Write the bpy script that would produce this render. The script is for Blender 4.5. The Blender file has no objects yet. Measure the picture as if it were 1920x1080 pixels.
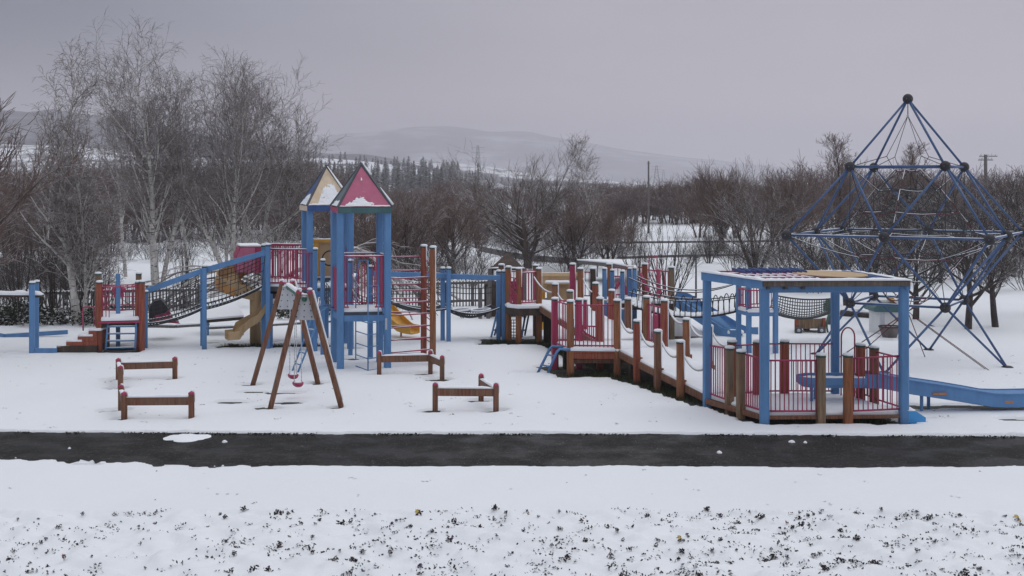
import bpy, math, random
import numpy as np
from mathutils import Vector, noise
R=math.radians; PI=math.pi
F=2400.0; H=4.5; YH=340.0          # focal length in photo pixels, camera height, horizon row
def g(px,py,z=0.0):
    d=F*(H-z)/(py-YH); return ((px-960)*d/F, d)
def zz(py,d): return H-(py-YH)*d/F
def xx(px,d): return (px-960)*d/F
TH=R(17); U=Vector((math.cos(TH),math.sin(TH),0)); V=Vector((-math.sin(TH),math.cos(TH),0))
scn=bpy.context.scene; COL=scn.collection
rnd=random.Random(7)
# ------------------------------------------------------------------ materials
MATS={}
def nt(name):
    m=bpy.data.materials.new(name); m.use_nodes=True
    t=m.node_tree; b=t.nodes['Principled BSDF']; MATS[name]=m
    return m,t,b
def N(t,ty,**kw):
    n=t.nodes.new(ty)
    for k,v in kw.items():
        if k in n.inputs: n.inputs[k].default_value=v
        else: setattr(n,k,v)
    return n
def ramp(t,fac,stops,interp='LINEAR'):
    r=t.nodes.new('ShaderNodeValToRGB'); r.color_ramp.interpolation=interp
    e=r.color_ramp.elements
    while len(e)<len(stops): e.new(0.5)
    for i,(p,c) in enumerate(stops):
        e[i].position=p; e[i].color=(c[0],c[1],c[2],1)
    t.links.new(fac,r.inputs[0]); return r.outputs[0]
def mix(t,fac,a,b):
    m=t.nodes.new('ShaderNodeMix'); m.data_type='RGBA'
    for s,x in ((0,fac),(6,a),(7,b)):
        if hasattr(x,'links') : t.links.new(x,m.inputs[s])
        elif s==0: m.inputs[0].default_value=x
        else: m.inputs[s].default_value=(x[0],x[1],x[2],1)
    return m.outputs[2]
def objco(t):
    c=t.nodes.new('ShaderNodeTexCoord'); return c.outputs['Object']
def mapping(t,sc,src=None):
    m=t.nodes.new('ShaderNodeMapping'); m.inputs['Scale'].default_value=sc
    t.links.new(src or objco(t),m.inputs[0]); return m.outputs[0]
def noi(t,vec,scale,detail=4,rough=.55):
    n=N(t,'ShaderNodeTexNoise',Scale=scale,Detail=detail,Roughness=rough); t.links.new(vec,n.inputs['Vector']); return n.outputs[0]
def mathn(t,op,a,b=None):
    m=t.nodes.new('ShaderNodeMath'); m.operation=op
    for i,x in enumerate((a,b)):
        if x is None: continue
        if hasattr(x,'links'): t.links.new(x,m.inputs[i])
        else: m.inputs[i].default_value=x
    return m.outputs[0]
def bump(t,b,h,s=.3,dist=.02):
    n=N(t,'ShaderNodeBump',Strength=s,Distance=dist); t.links.new(h,n.inputs['Height']); t.links.new(n.outputs[0],b.inputs['Normal'])
def paint(name,c1,c2,rough=.5,chip=None):
    m,t,b=nt(name); o=objco(t)
    n=noi(t,mapping(t,(1,1,.35),o),5.0,6,.65)
    col=ramp(t,n,[(.3,c1),(.7,c2)])
    g_=noi(t,mapping(t,(1.5,1.5,.5),o),2.3,6,.7); col=mix(t,mathn(t,'MULTIPLY',ramp(t,g_,[(.50,(0,0,0)),(.72,(1,1,1))]),.45),col,tuple(a*.62+.02 for a in c1))
    if chip:
        n2=noi(t,o,9.0,7,.7)
        col=mix(t,ramp(t,n2,[(.66,(0,0,0)),(.71,(1,1,1))]),col,chip)
    t.links.new(col,b.inputs['Base Color']); b.inputs['Roughness'].default_value=rough
    bump(t,b,noi(t,o,40,3),.15,.004)
def wood(name,c1,c2,c3,grey=.5):
    m,t,b=nt(name); o=objco(t)
    g1=noi(t,mapping(t,(28,28,2.2),o),1.0,5,.6)
    col=ramp(t,g1,[(.3,c1),(.55,c2),(.75,c3)])
    n2=noi(t,mapping(t,(3,3,1.1),o),1.3,5,.6)
    col=mix(t,mathn(t,'MULTIPLY',ramp(t,n2,[(.45,(0,0,0)),(.68,(1,1,1))]),grey),col,(.17,.14,.10))
    t.links.new(col,b.inputs['Base Color']); b.inputs['Roughness'].default_value=.75
    bump(t,b,g1,.5,.006)
def snowmat(name,c=(.85,.88,.92),sc=6,st=.4,dist=.03):
    m,t,b=nt(name); o=objco(t)
    n=noi(t,o,sc,6,.6)
    col=ramp(t,n,[(.3,(c[0]*.965,c[1]*.97,c[2]*.98)),(.65,c)])
    t.links.new(col,b.inputs['Base Color']); b.inputs['Roughness'].default_value=.65
    b.inputs['Specular IOR Level'].default_value=.2
    bump(t,b,n,st,dist)
def upmask(t,lo,hi,nscale=None,thr=(.4,.6)):
    ge=t.nodes.new('ShaderNodeNewGeometry'); s=t.nodes.new('ShaderNodeSeparateXYZ'); t.links.new(ge.outputs['Normal'],s.inputs[0])
    f=ramp(t,s.outputs[2],[(lo,(0,0,0)),(hi,(1,1,1))])
    if nscale:
        f=mathn(t,'MULTIPLY',f,ramp(t,noi(t,objco(t),nscale,4),[(thr[0],(0,0,0)),(thr[1],(1,1,1))]))
    return f
def bark(name,c1,c2,snow=.8,sc=6,marks=None,lo=.45,hi=.75,thr=(.4,.6)):
    m,t,b=nt(name); o=objco(t)
    n=noi(t,mapping(t,(1,1,.3),o),sc,5,.65)
    col=ramp(t,n,[(.35,c1),(.65,c2)])
    if marks:
        n2=noi(t,mapping(t,(1.2,1.2,5),o),2.2,5,.7)
        col=mix(t,ramp(t,n2,[(.54,(0,0,0)),(.62,(1,1,1))]),col,marks)
    if snow:
        col=mix(t,mathn(t,'MULTIPLY',upmask(t,lo,hi,1.7,thr),snow),col,(.80,.82,.86))
    t.links.new(col,b.inputs['Base Color']); b.inputs['Roughness'].default_value=.85
    b.inputs['Specular IOR Level'].default_value=.1
snowmat('snow'); snowmat('snow_fine',sc=25,st=.35,dist=.01)
BLUE1=(.080,.205,.42); BLUE2=(.105,.255,.50)
paint('blue',BLUE1,BLUE2,.55,(.06,.16,.36)); paint('blue_bright',(.04,.26,.60),(.06,.32,.68),.45)
paint('blue_strut',(.032,.075,.19),(.05,.11,.25),.5); paint('blue_deep',(.02,.065,.22),(.035,.10,.29),.5)
paint('crimson',(.30,.022,.075),(.42,.045,.12),.5,(.17,.05,.05))
paint('pink',(.42,.10,.18),(.50,.14,.23),.55,(.55,.30,.36)); paint('cream',(.60,.46,.31),(.70,.60,.46),.6,(.78,.76,.74))
paint('teal',(.035,.10,.11),(.06,.15,.16),.55); paint('roofgrey',(.10,.145,.17),(.14,.19,.21),.5)
paint('yellow',(.60,.30,.03),(.72,.40,.06),.5); paint('tan',(.42,.28,.14),(.52,.37,.20),.55,(.36,.22,.09)); paint('palewood',(.60,.42,.22),(.70,.52,.30),.6)
paint('orange',(.50,.22,.06),(.6,.30,.10),.55); paint('rust',(.35,.15,.06),(.5,.25,.12),.7)
paint('steel',(.42,.44,.48),(.54,.56,.60),.45); paint('darksteel',(.05,.055,.07),(.09,.1,.12),.5)
paint('black',(.010,.010,.014),(.025,.025,.032),.6); paint('rope',(.025,.03,.035),(.05,.055,.06),.85)
paint('rope_pale',(.30,.27,.27),(.45,.42,.42),.85); paint('redrope',(.08,.02,.03),(.13,.035,.045),.85)
paint('white',(.62,.63,.64),(.74,.75,.76),.6); paint('greencap',(.018,.05,.045),(.03,.075,.065),.6)
paint('green',(.03,.14,.09),(.06,.20,.13),.6); paint('wicker',(.12,.10,.10),(.24,.21,.20),.8)
wood('wood',(.13,.045,.018),(.29,.105,.042),(.38,.155,.07),.35)
wood('wood_red',(.14,.032,.016),(.28,.068,.036),(.35,.105,.055),.12)
wood('wood_old',(.09,.055,.03),(.22,.14,.08),(.32,.22,.13),.75)
wood('wood_dark',(.018,.012,.010),(.045,.026,.020),(.08,.05,.035),.25)
wood('wood_brown',(.075,.032,.018),(.19,.078,.042),(.27,.125,.075),.40)
wood('fascia',(.05,.038,.03),(.115,.088,.068),(.20,.165,.135),.5)
wood('timber_grey',(.07,.066,.07),(.13,.122,.125),(.19,.18,.18),.4)
bark('birch',(.36,.345,.33),(.66,.64,.61),.8,4,(.07,.06,.06))
bark('birch_twig',(.13,.11,.105),(.25,.215,.20),.62,3,None,.3,.62,(.32,.5))
bark('maple',(.085,.068,.06),(.17,.135,.12),.75,4,None,.35,.65,(.32,.5))
bark('twig_brown',(.11,.075,.065),(.19,.135,.115),.55,3,None,.4,.7,(.35,.55))
bark('darkbark',(.045,.037,.035),(.095,.080,.075),.70,4,None,.4,.7,(.38,.52))
bark('woodmass',(.095,.066,.060),(.165,.115,.100),.45,.4,None,.3,.6,(.35,.6))
bark('conifer',(.018,.026,.025),(.040,.050,.046),.25,3,None,.4,.8,(.35,.6))
bark('leafdark',(.018,.022,.016),(.05,.055,.035),.75,9,None,.45,.8,(.35,.55))
bark('pansy_leaf',(.024,.016,.024),(.065,.050,.048),.35,20,None,.6,.9,(.45,.6))
bark('grass',(.020,.030,.012),(.055,.070,.030),.35,5,None,.6,.95,(.5,.6))
paint('purple',(.03,.012,.09),(.08,.02,.16),.7); paint('petal_yellow',(.6,.42,.06),(.7,.5,.1),.7); paint('petal_red',(.16,.02,.03),(.22,.04,.05),.7)
# asphalt
m,t,b=nt('asphalt'); o=objco(t)
n1=noi(t,o,1.2,4); n2=noi(t,mapping(t,(1,.6,1),o),32,2,.8)
c=ramp(t,n1,[(.2,(.0140,.0138,.0130)),(.8,(.0175,.0172,.0165))])
c=mix(t,ramp(t,n2,[(.55,(0,0,0)),(.70,(1,1,1))]),c,(.085,.085,.085))
vo=N(t,'ShaderNodeTexVoronoi',Scale=6.0); t.links.new(o,vo.inputs['Vector'])
c=mix(t,ramp(t,vo.outputs['Distance'],[(.035,(1,1,1)),(.06,(0,0,0))]),c,(.45,.46,.5))
t.links.new(c,b.inputs['Base Color']); t.links.new(ramp(t,n1,[(.4,(.45,)*3),(.6,(.8,)*3)]),b.inputs['Roughness'])
b.inputs['Specular IOR Level'].default_value=.12; bump(t,b,n2,.6,.01)
# soil
m,t,b=nt('soil'); o=objco(t); n1=noi(t,o,5,7,.7)
c=ramp(t,n1,[(.3,(.014,.013,.013)),(.5,(.035,.034,.024)),(.62,(.05,.055,.03)),(.72,(.30,.31,.32))])
t.links.new(c,b.inputs['Base Color']); b.inputs['Roughness'].default_value=.95; bump(t,b,n1,.8,.05)
# ground snow
m,t,b=nt('ground_snow'); o=objco(t)
n1=noi(t,o,.35,5,.55); n2=noi(t,o,7,6,.6); n3=noi(t,o,60,3,.6)
c=ramp(t,n1,[(.3,(.79,.82,.86)),(.7,(.82,.85,.885))])
c=mix(t,ramp(t,n2,[(.68,(0,0,0)),(.8,(1,1,1))]),c,(.70,.72,.76))
sp=t.nodes.new('ShaderNodeSeparateXYZ'); t.links.new(o,sp.inputs[0])
# far fields: stubble and scrub showing through the snow in drifts
fm=noi(t,mapping(t,(.012,.045,1),o),1.0,6,.65)
far=mathn(t,'MULTIPLY',ramp(t,fm,[(.52,(0,0,0)),(.62,(1,1,1))]),ramp(t,mathn(t,'DIVIDE',sp.outputs[1],1000.0),[(.10,(0,0,0)),(.20,(1,1,1))]))
c=mix(t,mathn(t,'MULTIPLY',far,.75),c,(.10,.09,.095))
t.links.new(c,b.inputs['Base Color']); b.inputs['Roughness'].default_value=.7; b.inputs['Specular IOR Level'].default_value=.15
hh=mathn(t,'ADD',n2,mathn(t,'MULTIPLY',n3,.35)); bump(t,b,hh,.30,.035)
# hill covers
def hillmat(name,cs,scale,lo,hi):
    m,t,b=nt(name); o=objco(t); n=noi(t,mapping(t,(1,1,3),o),scale,7,.65)
    c=ramp(t,n,[(lo,cs[0]),(hi,cs[1])]); t.links.new(c,b.inputs['Base Color']); b.inputs['Roughness'].default_value=.95
hillmat('hill_far',((.06,.075,.10),(.42,.45,.50)),.005,.46,.66)
hillmat('hill_near',((.04,.045,.06),(.20,.21,.24)),.02,.48,.72)
hillmat('hill_field',((.10,.10,.11),(.72,.74,.79)),.03,.40,.52)
# ------------------------------------------------------------------ mesh builder
class B:
    def __init__(s): s.v=[];s.f=[];s.m=[];s.s=[];s.keys=[]
    def k(s,key):
        if key not in s.keys: s.keys.append(key)
        return s.keys.index(key)
    def add(s,vs,fs,key,sm=False):
        o=len(s.v); s.v+= [tuple(v) for v in vs]; i=s.k(key)
        for f in fs: s.f.append([a+o for a in f]); s.m.append(i); s.s.append(sm)
        return s
    def box(s,c,size,key,rot=0.0):
        cx,cy,cz=c; sx,sy,sz=[a/2 for a in size]; ca,sa=math.cos(rot),math.sin(rot); vs=[]
        for z in (-sz,sz):
            for x,y in ((-sx,-sy),(sx,-sy),(sx,sy),(-sx,sy)): vs.append((cx+x*ca-y*sa,cy+x*sa+y*ca,cz+z))
        return s.add(vs,[(3,2,1,0),(4,5,6,7),(0,1,5,4),(1,2,6,5),(2,3,7,6),(3,0,4,7)],key)
    def beam(s,p0,p1,w,h,key,ref=(0,0,1)):
        p0=Vector(p0);p1=Vector(p1); d=(p1-p0).normalized(); r=Vector(ref)
        if abs(d.dot(r))>.98: r=Vector((0,1,0))
        a=d.cross(r).normalized(); b=a.cross(d).normalized(); vs=[]
        c=min(w,h)*.1
        sec=[(-w/2+c,-h/2),(w/2-c,-h/2),(w/2,-h/2+c),(w/2,h/2-c),(w/2-c,h/2),(-w/2+c,h/2),(-w/2,h/2-c),(-w/2,-h/2+c)]
        for p in (p0,p1):
            for i,j in sec: vs.append(p+a*i+b*j)
        fs=[tuple(range(8)),tuple(range(15,7,-1))]+[((i+1)%8,i,i+8,(i+1)%8+8) for i in range(8)]
        return s.add(vs,fs,key)
    def tube(s,pts,r,key,k=6,caps=True):
        P=[Vector(p) for p in pts]; n=len(P); rs=r if isinstance(r,(list,tuple)) else [r]*n; vs=[];fs=[]
        pa=None
        for i in range(n):
            d=(P[min(i+1,n-1)]-P[max(i-1,0)])
            if d.length<1e-9: d=Vector((0,0,1))
            d.normalize()
            if pa is None:
                rf=Vector((0,0,1)) if abs(d.z)<.9 else Vector((1,0,0)); a=d.cross(rf).normalized()
            else:
                a=(pa-d*pa.dot(d)).normalized()
            pa=a; b=d.cross(a)
            for j in range(k):
                t=2*PI*j/k; vs.append(P[i]+(a*math.cos(t)+b*math.sin(t))*rs[i])
        for i in range(n-1):
            for j in range(k):
                fs.append((i*k+j,i*k+(j+1)%k,(i+1)*k+(j+1)%k,(i+1)*k+j))
        if caps: fs.append(tuple(range(k-1,-1,-1))); fs.append(tuple(range((n-1)*k,n*k)))
        return s.add(vs,fs,key,k>4)
    def prism(s,poly,z0,z1,key):
        n=len(poly); zf0=z0 if callable(z0) else (lambda x,y:z0); zf1=z1 if callable(z1) else (lambda x,y:z1)
        vs=[(x,y,zf0(x,y)) for x,y in poly]+[(x,y,zf1(x,y)) for x,y in poly]
        return s.add(vs,[tuple(range(n-1,-1,-1)),tuple(range(n,2*n))]+[(i,(i+1)%n,n+(i+1)%n,n+i) for i in range(n)],key)
    def extr(s,poly3,off,key,sm=False):
        n=len(poly3); o=Vector(off); vs=[Vector(p) for p in poly3]; vs+= [p+o for p in vs[:n]]
        return s.add(vs,[tuple(range(n)),tuple(range(2*n-1,n-1,-1))]+[((i+1)%n,i,n+i,n+(i+1)%n) for i in range(n)],key,sm)
    def sphere(s,c,r,key,n=12,sz=1.0):
        vs=[];fs=[];mth=n//2
        for i in range(mth+1):
            a=PI*i/mth
            for j in range(n): t=2*PI*j/n; vs.append((c[0]+r*math.sin(a)*math.cos(t),c[1]+r*math.sin(a)*math.sin(t),c[2]+r*sz*math.cos(a)))
        for i in range(mth):
            for j in range(n): fs.append((i*n+j,(i+1)*n+j,(i+1)*n+(j+1)%n,i*n+(j+1)%n))
        return s.add(vs,fs,key,True)
    def slab(s,poly,z,h,key='snow',amp=.25):      # soft-edged blanket of snow on a convex outline
        n=len(poly); cx=sum(p[0] for p in poly)/n; cy=sum(p[1] for p in poly)/n; zf=z if callable(z) else (lambda x,y:z)
        P=[]
        for i in range(n):
            a=poly[i]; b=poly[(i+1)%n]; L=math.hypot(b[0]-a[0],b[1]-a[1]); kk=max(1,min(14,int(L/.12)))
            for j in range(kk): P.append((a[0]+(b[0]-a[0])*j/kk,a[1]+(b[1]-a[1])*j/kk))
        m=len(P); vs=[];fs=[]
        for li,(ins,hh) in enumerate(((0,0),(-.012,.45),(.012,.85),(.05,1.0))):
            for (x,y) in P:
                d=math.hypot(x-cx,y-cy) or 1; nn=noise.noise((x*5,y*5,li*3.1))
                f=1-(ins+nn*.014)/d if li else 1.0
                X=cx+(x-cx)*f; Y=cy+(y-cy)*f
                vs.append((X,Y,zf(X,Y)+h*hh*(1+amp*noise.noise((x*3,y*3,7)))if li else zf(X,Y)))
        for li in range(3):
            for j in range(m): fs.append((li*m+j,li*m+(j+1)%m,(li+1)*m+(j+1)%m,(li+1)*m+j))
        fs.append(tuple(range(3*m,4*m)))
        return s.add(vs,fs,key,True)
    def ridge(s,p0,p1,w,h,key='snow'):            # snow lying along a rail or beam
        p0=Vector(p0);p1=Vector(p1); d=p1-p0; L=d.length; n=max(2,min(24,int(L/.1))); a=Vector((d.y,-d.x,0))
        if a.length<1e-6: return s
        a.normalize(); vs=[];fs=[]
        prof=[(-.5,0),(-.53,.5),(-.3,.95),(0,1.05),(.3,.95),(.53,.5),(.5,0)]
        for i in range(n+1):
            t=i/n; p=p0+d*t; e=min(1,min(t,1-t)*n*.5+.35); q=h*e*(.85+.45*noise.noise((p.x*4,p.y*4,p.z*4)))
            for u,v in prof: vs.append(p+a*(u*w)+Vector((0,0,v*q)))
        for i in range(n):
            for j in range(6): fs.append((i*7+j,i*7+j+1,(i+1)*7+j+1,(i+1)*7+j))
        fs.append(tuple(range(6,-1,-1))); fs.append(tuple(range(n*7,n*7+7)))
        return s.add(vs,fs,key,True)
    def cap(s,x,y,z,w,h=.045,rot=0.0,sw=True):
        prof=[(1.0,0),(1.12,.25),(1.1,.65),(.85,.95),(.4,1.1)]; vs=[];fs=[];k=8
        for q,(f,zf) in enumerate(prof):
            for j in range(k):
                t=2*PI*(j+.5)/k+rot; rr=w*.54*f*(1+.08*noise.noise((x*9+j,y*9,q)))
                vs.append((x+rr*math.cos(t)*1.06+.008*f,y+rr*math.sin(t)*1.06,z+zf*h))
        for q in range(4):
            for j in range(k): fs.append((q*k+j,q*k+(j+1)%k,(q+1)*k+(j+1)%k,(q+1)*k+j))
        fs.append(tuple(range(4*k,5*k))); return s.add(vs,fs,key='snow',sm=True)
    def post(s,x,y,z0,z1,w,key,rot=TH,capkey=None,sn=None,strip=0.0):
        c=w*.16; h=w/2
        sec=[(-h+c,-h),(h-c,-h),(h,-h+c),(h,h-c),(h-c,h),(-h+c,h),(-h,h-c),(-h,-h+c)]
        ca,sa=math.cos(rot),math.sin(rot)
        def ring(z,f=1): return [(x+(a*ca-b*sa)*f,y+(a*sa+b*ca)*f,z) for a,b in sec]
        zt=z1-(.035 if capkey else 0)
        vs=ring(z0)+ring(zt-.012)+ring(zt,.9)
        fs=[tuple(range(7,-1,-1)),tuple(range(16,24))]+[(q*8+i,q*8+(i+1)%8,(q+1)*8+(i+1)%8,(q+1)*8+i) for q in (0,1) for i in range(8)]
        s.add(vs,fs,key)
        if capkey:
            vs=ring(zt-.004,1.04)+ring(z1-.01,1.04)+ring(z1,.9); s.add(vs,fs,capkey)
        if sn is not None:
            sn.cap(x,y,z1-.004,w,.05,rot)
            if strip>0:    # snow blown on to the right-hand arris
                n=max(3,int(strip/.12)); r=w*.5; pts=[];rs=[]
                ox=(h)*ca-(-h)*sa-.02; oy=(h)*sa+(-h)*ca
                for i in range(n+1):
                    z=z1-strip*i/n; pts.append((x+ox+.012,y+oy,z)); rs.append((.017+.007*noise.noise((x*7,z*6,y)))*(1-.55*i/n))
                sn.tube(pts,rs,'snow',5)
        return s
    def build(s,name,parent=None,at=None):
        if not s.v: return None
        off=Vector((0,0,0))
        if parent is not None: off=WL[parent.name]
        elif at is not None: off=Vector(at)
        me=bpy.data.meshes.new(name); me.from_pydata([(v[0]-off[0],v[1]-off[1],v[2]-off[2]) for v in s.v],[],s.f)
        for k in s.keys: me.materials.append(MATS[k])
        me.polygons.foreach_set('material_index',s.m); me.polygons.foreach_set('use_smooth',s.s); me.update()
        o=bpy.data.objects.new(name,me); COL.objects.link(o)
        if parent is not None: o.parent=parent
        elif at is not None: o.location=off
        WL[o.name]=off
        if name=='snow_cover': o['kind']='stuff'
        return o
WL={}
def tag(o,label,cat,group=None,kind=None):
    if label: o['label']=label
    if cat: o['category']=cat
    if group: o['group']=group
    if kind: o['kind']=kind
    return o
def thing(name,label,cat,x,y,z=0.0,group=None):
    o=bpy.data.objects.new(name,None); COL.objects.link(o); o.location=(x,y,z); o.empty_display_size=.1
    WL[o.name]=Vector((x,y,z)); return tag(o,label,cat,group)
def bars(b,p0,p1,z0,z1,n,r,key,k=5,ext=0):
    """vertical-bar railing between two plan points; z0/z1 may be pairs for a sloping run"""
    a0,a1=z0 if isinstance(z0,tuple) else (z0,z0); b0,b1=z1 if isinstance(z1,tuple) else (z1,z1)
    b.tube([(p0[0],p0[1],a0),(p1[0],p1[1],a1)],r*1.5,key,6); b.tube([(p0[0],p0[1],b0),(p1[0],p1[1],b1)],r*1.5,key,6)
    for i in range(n):
        t=(i+.5)/n; x=p0[0]+(p1[0]-p0[0])*t; y=p0[1]+(p1[1]-p0[1])*t
        b.tube([(x,y,a0+(a1-a0)*t-ext),(x,y,b0+(b1-b0)*t)],r,key,k,False)
def lerp(a,b,t): return tuple(a[i]+(b[i]-a[i])*t for i in range(len(a)))
def sagl(a,b,n,sag): return [tuple(lerp(a,b,i/n)[q]-(sag*4*(i/n)*(1-i/n) if q==2 else 0) for q in range(3)) for i in range(n+1)]
def net(b,fn,nu,nv,r,key,st=2,k=4):
    for i in range(nu+1): b.tube([fn(i/nu,j/(nv*st)) for j in range(nv*st+1)],r,key,k,False)
    for j in range(nv+1): b.tube([fn(i/(nu*st),j/nv) for i in range(nu*st+1)],r,key,k,False)
def ladder(b,sn,a0,a1,c0,c1,n,r,key):
    b.tube([a0,a1],r,key,6); b.tube([c0,c1],r,key,6)
    for i in range(n):
        t=(i+.7)/(n+.4); p=lerp(a0,a1,t); q=lerp(c0,c1,t); b.tube([p,q],r*.75,key,5)
        if sn: sn.ridge((p[0],p[1],p[2]+r*.7),(q[0],q[1],q[2]+r*.7),r*1.3,.015)
def rect(c,w,l,z=None,rot=TH):
    ca,sa=math.cos(rot),math.sin(rot)
    return [(c[0]+x*ca-y*sa,c[1]+x*sa+y*ca) for x,y in ((-w/2,-l/2),(w/2,-l/2),(w/2,l/2),(-w/2,l/2))]
def pt(o,a=0,b=0): return (o[0]+U.x*a+V.x*b,o[1]+U.y*a+V.y*b)
def mesh_np(name,Vv,Q,mat,smooth=False):
    me=bpy.data.meshes.new(name); Vv=np.asarray(Vv,dtype=np.float32); Q=np.asarray(Q,dtype=np.int32)
    nv=len(Vv); nq,kk=Q.shape
    me.vertices.add(nv); me.vertices.foreach_set('co',Vv.ravel()); me.loops.add(nq*kk); me.loops.foreach_set('vertex_index',Q.ravel())
    me.polygons.add(nq); me.polygons.foreach_set('loop_start',np.arange(0,nq*kk,kk,dtype=np.int32)); me.polygons.foreach_set('loop_total',np.full(nq,kk,dtype=np.int32))
    if smooth: me.polygons.foreach_set('use_smooth',np.ones(nq,dtype=bool))
    me.materials.append(MATS[mat]); me.update(calc_edges=True); me.validate()
    return me
def addob(name,me,parent=None,loc=(0,0,0)):
    o=bpy.data.objects.new(name,me); COL.objects.link(o); o.location=loc
    if parent is not None: o.parent=parent
    return o
# ------------------------------------------------------------------ camera, light, sky
cd=bpy.data.cameras.new('camera'); cam=bpy.data.objects.new('camera',cd); COL.objects.link(cam)
cam.location=(0,0,H); cam.rotation_euler=(R(90),0,0); cd.lens=45; cd.sensor_width=36; cd.shift_y=-(540-YH)/1920
cd.clip_start=.2; cd.clip_end=20000; scn.camera=cam
SUN_EL=R(48); SUN_AZ=R(35)      # behind a full cloud deck: broad soft light from the upper right
sd=bpy.data.lights.new('sun','SUN'); sd.energy=.5; sd.angle=R(35); sd.color=(1,.97,.94)
so=bpy.data.objects.new('sun',sd); COL.objects.link(so)
dirv=Vector((math.sin(SUN_AZ)*math.cos(SUN_EL),math.cos(SUN_AZ)*math.cos(SUN_EL)*.4,math.sin(SUN_EL)))
so.rotation_euler=dirv.to_track_quat('Z','Y').to_euler(); so.location=(20,20,60)
w=bpy.data.worlds.new('World'); scn.world=w; w.use_nodes=True; t=w.node_tree; bg=t.nodes['Background']
sky=t.nodes.new('ShaderNodeTexSky'); sky.sky_type='NISHITA'; sky.sun_disc=False; sky.sun_elevation=SUN_EL; sky.sun_rotation=SUN_AZ
co=t.nodes.new('ShaderNodeTexCoord'); sp=t.nodes.new('ShaderNodeSeparateXYZ'); t.links.new(co.outputs['Generated'],sp.inputs[0])
cn=N(t,'ShaderNodeTexNoise',Scale=2.2,Detail=5.0,Roughness=.5); mp=t.nodes.new('ShaderNodeMapping'); mp.inputs['Scale'].default_value=(1,1,5); t.links.new(co.outputs['Generated'],mp.inputs[0]); t.links.new(mp.outputs[0],cn.inputs['Vector'])
SK=6.9
el=ramp(t,sp.outputs[2],[(.0,(.60,.53,.545)),(.05,(.585,.53,.565)),(.14,(.51,.485,.545)),(.24,(.62,.62,.69)),(.5,(.98,1.0,1.06)),(1,(1.2,1.22,1.28))])
# cloud deck darker towards the left
az=ramp(t,mathn(t,'ADD',mathn(t,'MULTIPLY',sp.outputs[0],.9),.5),[(.12,(.14,.18,.25)),(.22,(.28,.32,.39)),(.34,(.62,.66,.73)),(.54,(1,1,1)),(1,(1.10,1.08,1.07))])
def vmul(a,b):
    m=t.nodes.new('ShaderNodeMix'); m.data_type='RGBA'; m.blend_type='MULTIPLY'; m.inputs[0].default_value=1
    t.links.new(a,m.inputs[6]); t.links.new(b,m.inputs[7]); return m.outputs[2]
cl=ramp(t,cn.outputs[0],[(.3,(.88,.885,.90)),(.7,(1.09,1.08,1.06))])
# left-hand darkening only low in the sky
azm=t.nodes.new('ShaderNodeMix'); azm.data_type='RGBA'; t.links.new(ramp(t,sp.outputs[2],[(.0,(.45,)*3),(.05,(.25,)*3),(.12,(0,0,0)),(.3,(.3,)*3),(.6,(1,1,1))]),azm.inputs[0]); t.links.new(az,azm.inputs[6]); azm.inputs[7].default_value=(1,1,1,1)
over=vmul(vmul(el,azm.outputs[2]),cl)
sc_=t.nodes.new('ShaderNodeVectorMath'); sc_.operation='SCALE'; sc_.inputs['Scale'].default_value=SK; t.links.new(over,sc_.inputs[0])
mx=t.nodes.new('ShaderNodeMix'); mx.data_type='RGBA'; mx.inputs[0].default_value=.93; t.links.new(sky.outputs[0],mx.inputs[6]); t.links.new(sc_.outputs[0],mx.inputs[7])
t.links.new(mx.outputs[2],bg.inputs[0]); bg.inputs[1].default_value=.125
vs=scn.view_settings; vs.view_transform='Standard'; vs.look='None'; vs.gamma=1; vs.exposure=-.13; vs.use_curve_mapping=False
HAZE=.00042; HCOL=(.81,.79,.85,1)
scn.cycles.max_bounces=6; scn.cycles.volume_bounces=1; scn.cycles.transparent_max_bounces=8
# ------------------------------------------------------------------ ground, path, soil
def ysteps(a,b,st): return list(np.arange(a,b,st))
gx=[-6000,-3500,-2000,-1200,-700,-400,-220,-130,-80,-55,-40,-30,-24,-19]+ysteps(-15.5,15.5,.065)+[16.5,19,24,30,40,55,80,130,220,400,700,1200,2000,3500,6000]
gy=[-300,-150,-70,-30,-10,0,6,10]+ysteps(12.5,19.9,.045)+ysteps(19.9,20.9,.03)+ysteps(20.9,22.5,.1)+ysteps(22.5,23.6,.03)+ysteps(23.6,40,.075)+[41,43,46,50,56,64,75,90,110,140,190,260,380,560,800,1200,1800,2600,4000,6500]
gx=np.array(gx); gy=np.array(gy); X,Y=np.meshgrid(gx,gy)
def vnoise(X,Y,s,seed=0):      # smooth value noise in numpy
    rs=np.random.RandomState(seed); T=rs.rand(256,256); x=X/s; y=Y/s
    x0=np.floor(x).astype(int); y0=np.floor(y).astype(int); fx=x-x0; fy=y-y0; fx=fx*fx*(3-2*fx); fy=fy*fy*(3-2*fy)
    a=T[y0%256,x0%256];b=T[y0%256,(x0+1)%256];c=T[(y0+1)%256,x0%256];d=T[(y0+1)%256,(x0+1)%256]
    return (a*(1-fx)+b*fx)*(1-fy)+(c*(1-fx)+d*fx)*fy-.5
def road_near(x): return 20.07+.10*np.exp(-((x+3)/3.0)**2)+.55*np.clip((-x-5.0)/3.5,0,1)+.03*np.clip(x-6,0,5)
def road_far(x): return 22.86+.18*np.clip((-x-3)/6,0,1)-.25*np.clip((x-2)/7,0,1)
rag=vnoise(X,Y,.22,1)*.07+vnoise(X,Y,.07,2)*.06+vnoise(X,Y,.9,3)*.08
ragn=rag*.8+(vnoise(X,Y,.13,8)*.40+vnoise(X,Y*3,.35,9)*.45)*np.clip((-X-3.6)/1.2,0,1)   # broken, half-melted rim at the left
inroad=np.minimum(Y-road_near(X)+ragn, road_far(X)-Y+rag)     # >0 on the asphalt
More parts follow.
